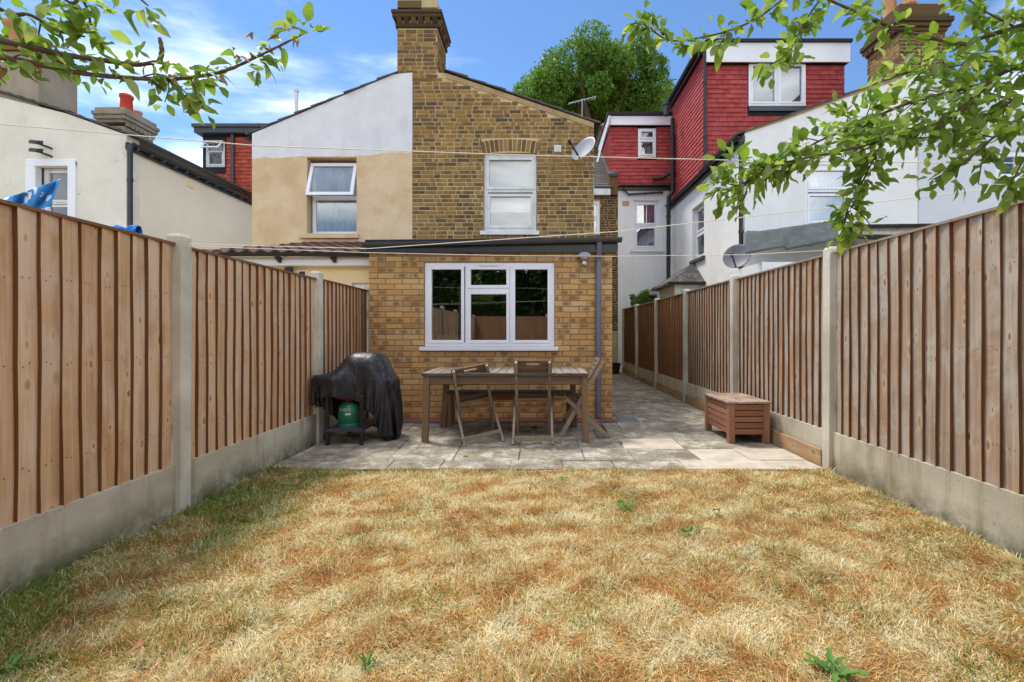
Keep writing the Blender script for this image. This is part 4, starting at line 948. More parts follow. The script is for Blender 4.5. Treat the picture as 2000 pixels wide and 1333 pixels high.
lay(t, 'wdorm', dmr, leftf(dx0 + .03), 'left', DY + .0, MY + .55, 4.95, DTop - .1, mat=red_tile, pitch=.112, L=.165, H=.125, joint=.004, D=.03, tile=True, name='hung_tile', rest='side_hung_tiles', w=0)
recess(t, front(DY), *ddw, depth=1.2, w=-.3)
um = (ddw[0] + ddw[1]) / 2
window(t, front(DY), *ddw, [(ddw[0] + .05, um - .02, ddw[2] + .05, ddw[3] - .05), (um + .03, ddw[1] - .05, ddw[2] + .05, ddw[3] - .05)], w=.02, fw=.065, fd=.1, pane_mat=glass_sky, back=[('blind', ddw[0], ddw[1], ddw[2], ddw[3], blind_m)], back_d=.3)
q = MB(); q.box(ddw[0], ddw[1], DY - .03, DY, ddw[2] - .12, ddw[2] - .002); build(q, 'lead_apron', dgrey_plastic, t)
mb = MB(); mb.box(dx0 - .02, dx1 + .05, DY - .12, DY - .09, DT - .01, DTop - .06); build(mb, 'white_fascia', upvc, t)
mb = MB(); mb.box(dx0 + .04, dx1 + .05, DY - .088, MY + 1.0, DT - .0, DTop - .07); mb.box(dx0 - .12, dx1 + .08, DY - .17, MY + 1.0, DTop - .07, DTop); build(mb, 'flat_roof', bitumen, t)
mb = MB(); mb.box(dx0 - .09, dx0 - .052, DY - .085, MY, DTop - .2, DTop - .072); build(mb, 'side_fascia', dgrey_plastic, t)
gutter_line(t, (dx0 - .14, DY - .1, DTop - .08), (dx0 - .14, MY - .1, DTop - .08), .06)
pipe(t, [(dx0 - .10, DY - .06, DTop - .1), (dx0 - .04, DY - .07, DTop - .35), (dx0 - .04, DY - .07, 5.15)], .04)
# main block: white wall, red dormer face, slanted white barge
mx0, mx1 = X_(1207, MY), WX0
mwin = (X_(1238, MY), X_(1287, MY), Z_(487, MY), Z_(392, MY)); gwin = (X_(1250, MY), X_(1292, MY), .9, Z_(568, MY))
mtop = Z_(366, MY)
mb = MB(); wall(mb, front(MY), mx0, mx1, 0, [(mx0, mtop), (mx1, mtop)], -.3, 0, [mwin, gwin]); build(mb, 'main_wall', white_brickpaint, t)
for h in (mwin, gwin): recess(t, front(MY), *h, depth=1.0, w=-.25)
vm = Z_(440, MY)
window(t, front(MY), *mwin, [(mwin[0] + .06, mwin[1] - .06, vm + .03, mwin[3] - .06), (mwin[0] + .06, mwin[1] - .06, mwin[2] + .06, vm - .03)], w=-.08, fw=.07, pane_mat=glass_sky, sill=(mwin[0] - .12, mwin[1] + .12, mwin[2] - .09, mwin[2], .14), sill_mat=white_brickpaint, back=[('curtain', mwin[0], mwin[1], mwin[2], mwin[3], pink_curtain)])
window(t, front(MY), *gwin, [(gwin[0] + .06, gwin[1] - .06, gwin[2] + .06, gwin[3] - .06)], w=-.08, fw=.07)
fz0, fz1 = Z_(364, MY), Z_(247, MY); fw_ = (X_(1246, MY), X_(1281, MY), Z_(308, MY), Z_(252, MY))
tilex0 = X_(1193, MY); mb = MB()
wall(mb, front(MY), tilex0, dx0 + .03, fz0 + .004, [(tilex0, fz1), (dx0 + .03, fz1)], -2.5, -.3, []); wall(mb, front(MY), tilex0, dx0 + .03, fz0 + .004, [(tilex0, fz1), (dx0 + .03, fz1)], -.298, -.03, [fw_]); dm2 = build(mb, 'main_dormer', bitumen, t)
lay(t, 'wdorm2', dm2, front(MY), 'front', tilex0, dx0 + .02, fz0, fz1, holes=[(fw_[0] - .02, fw_[1] + .02, fw_[2] - .06, fw_[3] + .02)], mat=red_tile, pitch=.112, L=.165, H=.125, joint=.004, D=.03, tile=True, name='hung_tile', rest='main_hung_tiles', w=-.03, cap=0)
lay(t, 'wdorm2', dm2, leftf(tilex0), 'left', MY, MY + 2.2, fz0, fz1, mat=red_tile, pitch=.112, L=.165, H=.125, joint=.004, D=.03, tile=True, name='hung_tile', rest='cheek_hung_tiles', w=.0, cap=0, skip=lambda u, z: (u - MY) < (z - fz0) * -1)
vm = fw_[3] - .33
window(t, front(MY), *fw_, [(fw_[0] + .05, fw_[1] - .05, vm + .02, fw_[3] - .05), (fw_[0] + .05, fw_[1] - .05, fw_[2] + .05, vm - .03)], w=.02, fw=.06, fd=.1, pane_mat=glass_sky, back=[('blind', fw_[0], fw_[1], fw_[2], fw_[3], blind_m)], back_d=.25)
mb = MB(); mb.box(tilex0 - .05, dx0 + .3, MY - .1, MY - .06, fz1, Z_(230, MY)); mb.hexa([(tilex0 - .09, MY - .1, Z_(224, MY)), (tilex0 - .03, MY - .1, Z_(224, MY)), (tilex0 - .03, MY + 2.2, Z_(224, MY)), (tilex0 - .09, MY + 2.2, Z_(224, MY)), (tilex0 - .09, MY - .1, Z_(247, MY)), (tilex0 - .03, MY - .1, Z_(247, MY)), (tilex0 - .03, MY + 2.2, Z_(247, MY)), (tilex0 - .09, MY + 2.2, Z_(247, MY))])
a_ = P(1190, 228, MY - .1); b_ = P(1166, 318, MY - .1); mb.beam(a_, b_, .12, .05); build(mb, 'barge_board', upvc, t)
mb = MB(); mb.box(tilex0 - .12, dx0 + .3, MY - .16, MY + 2.5, Z_(229, MY), Z_(223, MY)); build(mb, 'main_flat_roof', bitumen, t)
q = MB(); q.box(mx0, dx0, MY - .1, MY - .001, mtop - .1, mtop + .04); build(q, 'main_eaves', black_plastic, t)
gutter_line(t, (mx0, MY - .15, mtop + .02), (mx1 - .1, MY - .15, mtop + .02), .05)
pipe(t, [P(1217, 368, MY - .12), P(1227, 380, MY - .1), P(1295, 376, MY - .08)], .03, name='waste_pipe')
pipe(t, [P(1276, 351, MY - .12), P(1292, 349, MY - .12), P(1310, 338, MY - .3)], .055, name='soil_pipe_stub')
sp = WX0 * F / 268 - .05
pipe(t, [(WX0 - .08, sp, Z_(232, sp)), (WX0 - .08, sp, Z_(375, sp)), (WX0 - .2, sp, Z_(385, sp)), (WX0 - .2, sp, .5)], .06, name='soil_pipe')
pipe(t, [P(1301, 226, 13.2), P(1301, 203, 13.2)], .07, dgrey_plastic, 'roof_vent')
q = MB(); q.tube([P(1301, 206, 13.2), P(1301, 201, 13.2)], .1, 12); build(q, 'vent_cowl', dgrey_plastic, t)
c = P(1222, 398, MY); q = MB(); q.box(c.x - .1, c.x + .1, MY - .012, MY + .02, c.z - .07, c.z + .07); build(q, 'air_brick', terracotta, t)
# side porch bay with a hipped slate roof
py0, py1 = 11.15, 12.75; bx = 3.22; ez_ = 2.36
mb = MB(); mb.box(bx + .12, WX0 - .002, py0 + .12, py1 - .12, 0, ez_); build(mb, 'bay', white_brickpaint, t)
q = MB(); q.box(bx + .3, bx + .8, py0 + .09, py0 + .118, 1.2, 2.2); build(q, 'bay_window', upvc, t)
mb = MB(); ap0, ap1 = (WX0 - .01, py0 + .75, 2.95), (WX0 - .01, py1 - .75, 2.95)
mb.add([(bx - .08, py0 - .08, ez_), (bx - .08, py1 + .08, ez_), (WX0 - .01, py1 + .08, ez_), (WX0 - .01, py0 - .08, ez_), ap0, ap1, (bx - .08, py0 - .08, ez_ - .05), (bx - .08, py1 + .08, ez_ - .05), (WX0 - .01, py1 + .08, ez_ - .05), (WX0 - .01, py0 - .08, ez_ - .05)],
       [(0, 1, 5, 4), (3, 0, 4), (1, 2, 5), (2, 3, 4, 5), (6, 9, 8, 7), (0, 3, 9, 6), (1, 0, 6, 7), (2, 1, 7, 8), (3, 2, 8, 9)])
bay_slate = simple('lichen_slate', S(60, 58, 58), S(84, 80, 78), 5, .7, .3, 40, dirt=S(190, 188, 184)); build(mb, 'bay_roof', bay_slate, t)
gutter_line(t, (bx - .12, py0 - .13, ez_), (WX0 - .03, py0 - .13, ez_), .05)
# chimney of the white house
KY = 9.05; k0, k1 = X_(1757, KY), X_(1846, KY); ky1 = KY * (1757 - 1050) / (1694 - 1050); kz = Z_(62, KY)
mb = MB(); mb.box(k0 + .005, k1 - .005, KY + .005, ky1, 5.6, kz); kc = build(mb, 'chimney', mortar_old, t)
lay(t, 'kch', kc, front(KY), 'front', k0, k1, 5.7, kz, mat=dark_brick, bond='flemish', L=.216, joint=.015, H=.060, D=.014, jit=.004, w=-.0115, rest='chimney_brickwork', cap=120)
lay(t, 'kch', kc, leftf(k0), 'left', KY + .004, ky1, 5.7, kz, mat=old_brick, bond='flemish', L=.216, joint=.015, H=.060, D=.014, jit=.004, w=-.0115, rest='chimney_brickwork', cap=220)
q = MB()
for o, za, zb in ((.03, kz, kz + .07), (.07, kz + .07, kz + .15), (.1, kz + .15, kz + .25), (.05, kz + .25, kz + .33), (.0, kz + .33, kz + .55)): q.box(k0 - o, k1 + o, KY - o, ky1 + o, za, zb)
for i in range(7):
    u = KY + (ky1 - KY) * (i + .5) / 7; q.box(k0 - .08, k0, u - .04, u + .04, kz + .0, kz + .069)
build(q, 'corbel', dark_brick, kc, bevel=.01)
pot(kc, (X_(1738, 9.9), 9.9, Z_(46, 9.9)), .13, .9, terracotta); pot(kc, (X_(1776, 9.6), 9.6, Z_(14, 9.6)), .13, .5, terracotta)
# pale grey house beyond
t = thing('pale_grey_house', (9.0, WY, 0), 'pale blue-grey rendered house at the far right behind the apple leaves', 'house')
gw = (X_(1942, WY), X_(2030, WY), Z_(352, WY), Z_(296, WY))
mb = MB(); wall(mb, front(WY - .03), WX1 + .003, 11.2, 0, [(WX1, 6.2), (11.2, 5.0)], -.35, 0, [gw]); build(mb, 'wall', grey_white, t)
recess(t, front(WY), *gw, depth=1.0, w=-.25)
window(t, front(WY - .03), *gw, [(gw[0] + .06, (gw[0] + gw[1]) / 2, gw[2] + .06, gw[3] - .06), ((gw[0] + gw[1]) / 2 + .05, gw[1] - .06, gw[2] + .06, gw[3] - .06)], w=-.02, fw=.07, back=[('blind', gw[0], gw[1], gw[2], gw[3], blue_curtain)], sill=(gw[0] - .06, gw[1] + .06, gw[2] - .06, gw[2], .1))
roofslab(t, [(11.3, 5.0), (WX1, 6.23)], WY, 14, .035, 9)
# lean-to with crumpled felt roof edge behind the right fence
RY = 7.2
t = thing('felt_lean_to', (X_(1640, RY), RY, 0), 'white lean-to behind the right fence with a sagging grey felt roof edge', 'outbuilding')
ra, rb = X_(1488, RY), X_(1642, RY)
mb = MB(); mb.box(ra, X_(1860, RY), RY, WY - .04, 0, 2.25); build(mb, 'wall', white_brickpaint, t)
def feltf(s, tt):
    px = 1456 + (1642 - 1456) * s; top = 457 - 27 * s; bot = 500 - 36 * s + (4 if s > .4 else -3)
    y = 8.2 - (8.2 - RY + .1) * tt if s < 2 else RY
    q = P(px, top + (bot - top) * tt, RY - .02 + .5 * (1 - tt)); return q + Vector((0, .02 * noise.noise((s * 9, tt * 3, 0)), .012 * noise.noise((s * 14, tt * 5, 3))))
mb = MB(); mb.grid(feltf, 40, 10); f_ = build(mb, 'felt_flap', felt, t, recalc=False, smooth=True)
so_ = f_.modifiers.new('solid', 'SOLIDIFY'); so_.thickness = .012
mb = MB(); mb.hexa([P(1456, 462, RY + .5) , P(1860, 452, RY + .5), P(1860, 452, RY + .5) + Vector((0, 1.3, .1)), P(1459, 455, 8.99), P(1456, 458, RY + .5), P(1860, 440, RY + .5), P(1860, 440, RY + .5) + Vector((0, 1.3, .1)), P(1459, 451, 8.99)]); build(mb, 'roof', felt, t)
q = MB(); q.box(X_(1645, RY - .1), X_(1862, RY - .1), RY - .12, RY - .004, Z_(456, RY - .1), Z_(446, RY - .1)); build(q, 'fascia', upvc_old, t)
gutter_line(t, P(1640, 441, RY - .2), P(1868, 438, RY - .2), .06)
pipe(t, [P(1667, 448, RY - .2), P(1667, 455, RY - .15), (X_(1667, RY - .15), RY - .15, .4)], .045, dgrey_plastic)
dish(P(1440, 503, 8.4), (-.55, -.75, .35), .24, dish_dark, 'dark grey satellite dish on the corner of the white house above the fence', (WX0 - .0, WY - .0, Z_(497, WY)))

# TV aerial
c = P(1137, 226, 15.5); t = thing('tv_aerial', c, 'thin metal television aerial in front of the big green tree', 'aerial')
q = MB(); q.tube([c + Vector((0, 0, -1.2)), c + Vector((0, 0, .55))], .02, 8); build(q, 'mast', steel, t)
q = MB(); hz = c.z + .48; q.tube([(c.x - .45, c.y, hz - .08), (c.x + .45, c.y - .1, hz + .1)], .016, 6)
for i in range(9):
    f = -1 + 2 * i / 8; x = c.x + .43 * f; q.tube([(x - .05, c.y - .2, hz + .09 * f - .13), (x + .05, c.y + .15, hz + .09 * f + .13)], .009, 5)
build(q, 'boom', steel, t)

# ------------------------------------------------------------------ furniture
def legbox(a, b, w, d):
    q = MB(); q.beam(a, b, w, d, (0, 1, 0)); return q
TX0, TX1, TY0, TY1, TZ = -1.215, .535, 4.83, 5.76, .725
t = thing('garden_table', ((TX0 + TX1) / 2, (TY0 + TY1) / 2, 0), 'long weathered wooden garden table with slatted top beside the brick wall', 'table')
n_ = 20; w_ = (TX1 - TX0) / n_
for i in range(n_):
    q = MB(); x = TX0 + i * w_; j = random.uniform(-.004, .004); q.box(x + .003, x + w_ - .003, TY0 + .02 + j * 2, TY1 - .02 + j, TZ - .022, TZ + random.uniform(-.002, .003)); build(q, 'slat', tab_wood_y, t, bevel=.003)
q = MB(); q.box(TX0 - .0, TX1, TY0, TY0 + .018, TZ - .03, TZ - .003); q.box(TX0, TX1, TY1 - .018, TY1, TZ - .03, TZ - .003); build(q, 'edge_strip', bench_dark, t, bevel=.003)
for a in ((TX0 + .07, TX1 - .07, TY0 + .04, TY0 + .065), (TX0 + .07, TX1 - .07, TY1 - .11, TY1 - .085)):
    q = MB(); q.box(a[0], a[1], a[2], a[3], TZ - .12, TZ - .024); build(q, 'apron', tab_wood_x, t, bevel=.003)
for x in (TX0 + .03, TX1 - .055):
    q = MB(); q.box(x, x + .025, TY0 + .09, TY1 - .13, TZ - .12, TZ - .024); build(q, 'apron', tab_wood_y, t, bevel=.003)
for (xa, xb, ya, yb) in ((TX0 + .045, TX0 + .03, TY0 + .055, TY0 + .04), (TX1 - .045, TX1 - .03, TY0 + .055, TY0 + .03), (TX0 + .11, TX0 + .07, TY1 - .1, TY1 - .14), (TX1 - .11, TX1 - .09, TY1 - .1, TY1 - .14)):
    q = MB(); q.beam((xb, yb, -.001), (xa, ya, TZ - .024), .066, .066, (0, 1, 0)); build(q, 'leg', leg_wood, t, bevel=.005)
BX_0, BX_1, BY0, BY1 = -1.10, .42, 5.60, 5.86
t = thing('garden_bench', (-.34, 5.73, 0), 'backless wooden bench with a dark top pushed under the table', 'bench')
for i in range(4):
    q = MB(); w_ = (BY1 - BY0) / 4; q.box(BX_0, BX_1, BY0 + i * w_ + .003, BY0 + (i + 1) * w_ - .003, .405, .428); build(q, 'slat', bench_dark, t, bevel=.004)
for y in (BY0 + .025, BY1 - .045):
    q = MB(); q.box(BX_0 + .06, BX_1 - .06, y, y + .02, .325, .403); build(q, 'apron', chest_x, t)
for x in (BX_0 + .03, BX_1 - .03):
    for y in (BY0 + .035, BY1 - .035): q = MB(); q.beam((x, y, -.001), (x, y, .404), .05, .05, (0, 1, 0)); build(q, 'leg', leg_wood, t, bevel=.004)

def folding_chair(loc, rz, label, roll=0.0, extra=None):
    """seat faces local +y; backrest towards local -y"""
    t = thing('folding_chair', loc, label, 'chair', 'folding chairs round the table')
    t.rotation_euler = (0, roll, rz); loc_ = True
    hw_ = .175
    bot = lambda s: (s * hw_, .235, 0.0); topp = lambda s: (s * hw_, -.235, .845)
    for s in (-1, 1):
        q = MB(); q.beam(bot(s), topp(s), .03, .046, (0, 1, 0)); build(q, 'back_post', grey_wood, t, local=True, bevel=.003)
        foot = Vector((s * (hw_ + .026), -.30, 0.0))
        if extra and s in extra: foot += Vector(extra[s])
        q = MB(); q.beam(foot, (s * (hw_ + .026), .17, .43), .026, .042, (0, 1, 0)); build(q, 'leg', grey_wood, t, local=True, bevel=.003)
    d = Vector((0, -.47, .845)).normalized(); nn = Vector((0, -d.z, d.y))
    def on(u, w, f): p = Vector((0, .235, 0)) + d * f; return (u, p.y + nn.y * w, p.z + nn.z * w)
    f1 = .966; 
    # top rail with a hand slot, then three more slats
    q = MB(); h0, h1 = f1 - .088, f1 + .004
    q.box(-.2, -.068, -.042, -.024, h0, h1, on); q.box(.068, .2, -.042, -.024, h0, h1, on); q.box(-.068, .068, -.042, -.024, h0, h0 + .036, on); q.box(-.068, .068, -.042, -.024, h0 + .06, h1, on)
    build(q, 'top_rail', tab_wood_x, t, local=True)
    for i in range(3):
        q = MB(); h = f1 - .096 - i * .052; q.box(-.2, .2, -.041, -.024, h - .046, h, on); build(q, 'back_slat', tab_wood_x, t, local=True, bevel=.003)
    for i in range(7):
        q = MB(); y = -.055 + i * .052; q.box(-.165 if i < 99 else 0, .165, y, y + .046, .425 + .004 * i * .3, .443 + .004 * i * .3); build(q, 'seat_slat', grey_wood if i > 3 else tab_wood_x, t, local=True, bevel=.003)
    for s in (-1, 1):
        q = MB(); q.beam((s * .15, -.06, .412), (s * .15, .31, .42), .022, .03); build(q, 'seat_rail', leg_wood, t, local=True)
    q = MB(); f = .12; q.box(-.2, .2, -.29 + .0, -.268, .05, .088); build(q, 'foot_rail', grey_wood, t, local=True, bevel=.003)
    q = MB(); q.box(-.165, .165, .155, .178, .06 + .05, .145); build(q, 'stretcher', leg_wood, t, local=True)
    q = MB(); q.box(-.165, .165, .0, .022, .33, .36); build(q, 'stretcher', leg_wood, t, local=True)
    return t
folding_chair((X_(1041, 4.98), 5.02, 0), R(0), 'upright folding chair in the middle of the near side of the table')
folding_chair((X_(936, 5.0), 5.10, .02), R(14), 'leaning folding chair tilted sideways at the left of the table', roll=R(-10), extra={1: (.0, 0, -.06), -1: (0, 0, 0)}).scale = (1, 1, .91)
folding_chair((X_(1133, 5.25), 5.25, 0), R(90), 'folding chair seen side-on at the right end of the table')

# storage chest
QX0, QX1, QY0, QY1, QH = 1.975, 2.405, 4.78, 5.47, .435
t = thing('storage_chest', ((QX0 + QX1) / 2, (QY0 + QY1) / 2, 0), 'red-brown slatted storage chest with a bleached lid against the right fence', 'chest')
for x in (QX0 + .001, QX1 - .067):
    for y in (QY0 + .001, QY1 - .058): q = MB(); q.box(x, x + .066, y, y + .057, -.001, QH - .024); build(q, 'leg', chest_z, t, bevel=.004)
for i in range(5):
    z1 = QH - .032 - i * .064; z0 = z1 - .054
    q = MB(); q.box(QX0 + .068, QX1 - .068, QY0 + .012, QY0 + .03, z0, z1); build(q, 'slat', chest_x, t, bevel=.003)
    q = MB(); q.box(QX0 + .012, QX0 + .03, QY0 + .06, QY1 - .06, z0, z1); build(q, 'slat', chest_y, t, bevel=.003)
    q = MB(); q.box(QX1 - .03, QX1 - .012, QY0 + .06, QY1 - .06, z0, z1); build(q, 'slat', chest_y, t, bevel=.003)
    q = MB(); q.box(QX0 + .068, QX1 - .068, QY1 - .03, QY1 - .012, z0, z1); build(q, 'slat', chest_x, t, bevel=.003)
q = MB(); q.box(QX0 + .032, QX1 - .032, QY0 + .032, QY1 - .032, .1, .115); build(q, 'floor_panel', black_plastic, t)
q = MB(); q.box(QX0 + .034, QX1 - .034, QY0 + .034, QY1 - .034, .116, QH - .03); build(q, 'liner', black_plastic, t)
for a in ((QX0 - .012, QX1 + .012, QY0 - .012, QY0 + .055), (QX0 - .012, QX1 + .012, QY1 - .055, QY1 + .012)): q = MB(); q.box(*a, QH - .022, QH); build(q, 'lid_rail', chest_top, t, bevel=.004)
for a in ((QX0 - .012, QX0 + .06), (QX1 - .06, QX1 + .012)): q = MB(); q.box(a[0], a[1], QY0 + .057, QY1 - .057, QH - .022, QH); build(q, 'lid_rail', chest_top, t, bevel=.004)
for i in range(5):
    w_ = (QX1 - QX0 - .124) / 5; x = QX0 + .062 + i * w_; q = MB(); q.box(x + .003, x + w_ - .003, QY0 + .058, QY1 - .058, QH - .026 - random.uniform(0, .006), QH - .003 - random.uniform(0, .004)); build(q, 'lid_plank', chest_top, t, bevel=.003)

# covered barbecue with gas bottle
def cover_mat():
    n = NT('black_vinyl_cover'); f = n.noise(3, 4)
    c = n.mix(n.rng(f, .4, .7), S(26, 26, 29), S(40, 40, 45))
    wv = n.noise(7, 3, .5, n.pos((1, 1, .5)), 1.5); cre = n.math('ADD', n.math('ABSOLUTE', n.math('SUBTRACT', wv, .5)), n.math('MULTIPLY', n.noise(30, 3, .5), .15))
    n.bsdf(c, n.rng(n.noise(4, 5), .3, .7, .33, .5), cre, .5, .03, 0, .5); return n.m
t = thing('covered_barbecue', (-1.9, 5.0, 0), 'gas barbecue under a crumpled black cover by the left fence', 'barbecue')
CXc, CYc = -1.92, 5.02
def drape():
    """position-based drape of a rounded sheet over the hood and the side shelf"""
    r = np.random.default_rng(9); h = .0215
    us = np.arange(-.70, .98, h); vs_ = np.arange(-.66, .66, h); U, V = np.meshgrid(us, vs_); ny, nx = U.shape
    P_ = np.stack([CXc + .02 + U, CYc + .02 + V, np.full_like(U, 1.02) + .012 * np.sin(7 * U + 3 * V) + .01 * np.cos(9 * V - 4 * U) + r.normal(size=U.shape) * .003], -1)
    keep = (np.abs(np.where(U < 0, U / .71, U / .96)) ** 3.4 + np.abs(V / np.where(V < 0, .55, .67)) ** 3.4) < 1
    Vel = np.zeros_like(P_)
    boxes = [((CXc + .05, CYc + .04, .70), (.07, .06, .06), .175), ((CXc + .07, CYc + .04, .40), (.19, .15, .22), .07), ((CXc - .26, CYc - .20, .66), (.10, .10, .01), .04), ((CXc + .30, CYc + .06, .60), (.03, .10, .01), .05)]
    sets = []
    for di, dj in ((0, 1), (1, 0), (1, 1), (1, -1), (0, 2), (2, 0)):
        L = h * math.hypot(di, dj); stiff = .9 if di + abs(dj) == 1 else (.5 if max(di, abs(dj)) == 1 else .22)
        for par in range(2 if max(di, abs(dj)) == 1 else 4):
            ii, jj = np.mgrid[0:ny, 0:nx]; k = (jj if di == 0 else ii); m = (k % 2 == par) if max(di, abs(dj)) == 1 else (k % 4 == par)
            i2, j2 = ii + di, jj + dj; m = m & (i2 < ny) & (j2 < nx) & (j2 >= 0); a = (ii[m], jj[m]); b = (i2[m], j2[m]); sets.append((a, b, L, stiff))
    dt = .016
    for step in range(190):
        Vel[..., 2] -= 9.8 * dt; Vel *= .975; old = P_.copy(); P_ = P_ + Vel * dt
        for it in range(5):
            for a, b, L, st in sets:
                d = P_[b] - P_[a]; l = np.linalg.norm(d, axis=1, keepdims=True) + 1e-9; c = d * (st * .5 * (l - L) / l); P_[a] += c; P_[b] -= c
            hit = np.zeros(P_.shape[:2], bool); G = np.zeros_like(P_)
            for c, hb, rr in boxes:
                q = P_ - np.array(c); e = np.abs(q) - np.array(hb); o = np.maximum(e, 0); ln = np.linalg.norm(o, axis=-1)
                ins = ln < rr; deep = ins & (ln < 1e-6)
                g = np.where(ln[..., None] > 1e-6, np.sign(q) * o / (ln[..., None] + 1e-9), 0.0)
                k = np.argmax(e, -1); one = np.take_along_axis(np.sign(q), k[..., None], -1); dg = np.zeros_like(q); np.put_along_axis(dg, k[..., None], one, -1)
                g = np.where(deep[..., None], dg, g); pen = np.where(deep, rr - np.max(e, -1), rr - ln)
                P_[ins] += g[ins] * pen[ins][:, None]; hit |= ins; G[ins] = g[ins]; dp = P_[ins] - old[ins]; dn = np.sum(dp * g[ins], -1, keepdims=True) * g[ins]; P_[ins] = old[ins] + dn + .01 * (dp - dn)
            P_[..., 2] = np.maximum(P_[..., 2], .012); P_[..., 0] = np.maximum(P_[..., 0], -2.30 if step > 90 else -9)
        nv = (P_ - old) / dt; nv[hit] *= .25; Vel = nv
    return P_, keep
Pd, keep = drape(); ny, nx = keep.shape; mb = MB(); idx = -np.ones((ny, nx), int)
def ok(i, j): return keep[i, j] and keep[i, j + 1] and keep[i + 1, j] and keep[i + 1, j + 1]
for i in range(ny - 1):
    for j in range(nx - 1):
        if ok(i, j):
            f = []
            for a, b in ((i, j), (i, j + 1), (i + 1, j + 1), (i + 1, j)):
                if idx[a, b] < 0: idx[a, b] = len(mb.v); mb.v.append(Vector(Pd[a, b]))
                f.append(int(idx[a, b]))
            mb.f.append(tuple(f))
o = build(mb, 'cover', cover_mat(), t, recalc=False, smooth=True); sb = o.modifiers.new('subdivide', 'SUBSURF'); sb.levels = sb.render_levels = 1
so_ = o.modifiers.new('solid', 'SOLIDIFY'); so_.thickness = .003
fx0, fx1, fy0, fy1 = X_(632, 4.68), X_(708, 4.7), 4.66, 5.28
for (x, y) in ((fx0 + .02, fy0 + .06), (fx1 - .015, fy0 + .06), (fx0 + .02, fy1), (fx1 + .16, fy1 - .06)):
    q = MB(); q.beam((x, y, 0), (x, y, .5 if y < 4.8 else .6), .034, .034, (0, 1, 0)); build(q, 'leg', black_plastic, t, bevel=.003)
q = MB(); q.box(fx0 + .0, fx1 + .0, fy0 + .04, fy1, .14, .165); build(q, 'shelf', dgrey_plastic, t, bevel=.004)
q = MB(); q.box(fx0 + .12, fx1 + .12, fy0 + .22, fy1 - .06, .52, .72); build(q, 'firebox', black_plastic, t, bevel=.02)
q = MB(); q.lathe((fx1 + .2, fy0 + .3, .07), [(.02, -.02), (.07, -.02), (.07, .02), (.02, .02)], 18, (1, 0, 0)); build(q, 'wheel', black_plastic, t)
q = MB(); q.lathe((fx1 + .2, fy1 - .05, .07), [(.02, -.02), (.07, -.02), (.07, .02), (.02, .02)], 18, (1, 0, 0)); build(q, 'wheel', black_plastic, t)
# gas bottle
gx, gy = X_(680, 4.88), 4.90; gb = simple('green_enamel', S(34, 112, 82), S(44, 128, 94), 8, .4, .05, 30, spec=.5, dirt=S(60, 100, 80))
t = thing('gas_cylinder', (gx, gy, .165), 'small green gas cylinder on the shelf under the barbecue cover', 'gas cylinder')
q = MB(); q.lathe((gx, gy, .195), [(.095, 0), (.108, .015), (.108, .14), (.1, .18), (.075, .212), (.04, .225), (.02, .23)], 28); build(q, 'body', gb, t, smooth=True)
q = MB(); q.lathe((gx, gy, .166), [(.102, 0), (.106, .0), (.106, .028), (.098, .04)], 28); build(q, 'foot_ring', gb, t)
red_m = simple('red_valve', S(170, 40, 36), S(186, 48, 42), 6, .5, .0, 20)
q = MB(); q.lathe((gx, gy, .425), [(.03, 0), (.05, .01), (.05, .045), (.03, .05), (.02, .07)], 16); q.tube([(gx - .03, gy - .03, .45), (gx - .12, gy - .04, .47)], .016, 8); build(q, 'valve', red_m, t)
lab = simple('white_print', S(200, 206, 200), S(190, 198, 192), 20, .7, 0, 20)
for txt, zz, sz, xo in (('N GAS', .335, .042, -.062),):
    cu = bpy.data.curves.new('lettering', 'FONT'); cu.body = txt; cu.size = sz; cu.extrude = .0006
    ob = bpy.data.objects.new('lettering', cu); col.objects.link(ob)
    dg = bpy.context.evaluated_depsgraph_get(); me = bpy.data.meshes.new_from_object(ob.evaluated_get(dg)); bpy.data.objects.remove(ob)
    for v in me.vertices:   # wrap round the bottle
        x, y = v.co.x + xo, v.co.y; a = x / .108; rr = .1085 + v.co.z
        v.co = Vector((rr * math.sin(a), -rr * math.cos(a), y + zz - .165))
    me.materials.append(lab); ob = bpy.data.objects.new('lettering', me); col.objects.link(ob); ob.parent = t

q = MB(); q.grid(lambda u, v: (gx + .1092 * math.sin(.05 + .5 * u), gy - .1092 * math.cos(.05 + .5 * u), .292 + .022 * v), 6, 1); build(q, 'sticker', lab, t, recalc=False)

# ------------------------------------------------------------------ washing lines and laundry
def line(name, pts, r, label):
    pts = [Vector(p) for p in pts]; out = []
    for a, b in zip(pts, pts[1:]):
        for i in range(16): out.append(a.lerp(b, i / 16))
    out.append(pts[-1]); mb = MB(); mb.tube(out, r, 6); o = build(mb, name, cord_m, loc=out[0]); tag(o, label, 'washing line', 'washing lines across the garden'); return o
line('washing_line', [P(-120, 231, 2.2), P(0, 243, 2.25), P(500, 285, 2.4), P(1000, 303, 2.5), P(1500, 315, 2.45), P(1930, 319, 2.3), P(2150, 319, 2.2)], .0026, 'uppermost pale washing line crossing the whole picture above the windows')
line('washing_line', [(XL + .06, 3.03, Z_(477, 3.03)), P(720, 486, 3.3), P(1200, 453, 3.0), P(1600, 408, 2.7), P(1930, 370, 2.4), P(2150, 345, 2.25)], .0026, 'washing line rising from the left fence post up to the right edge')
line('washing_line', [(XL + .06, 3.03, Z_(481, 3.03)), P(720, 494, 3.3), P(1000, 500, 3.6), P(1200, 501, 3.7), P(1450, 498, 3.85), (XR - .06, 3.93, Z_(490, 3.93))], .0024, 'lowest washing line tied between the two nearest concrete posts')
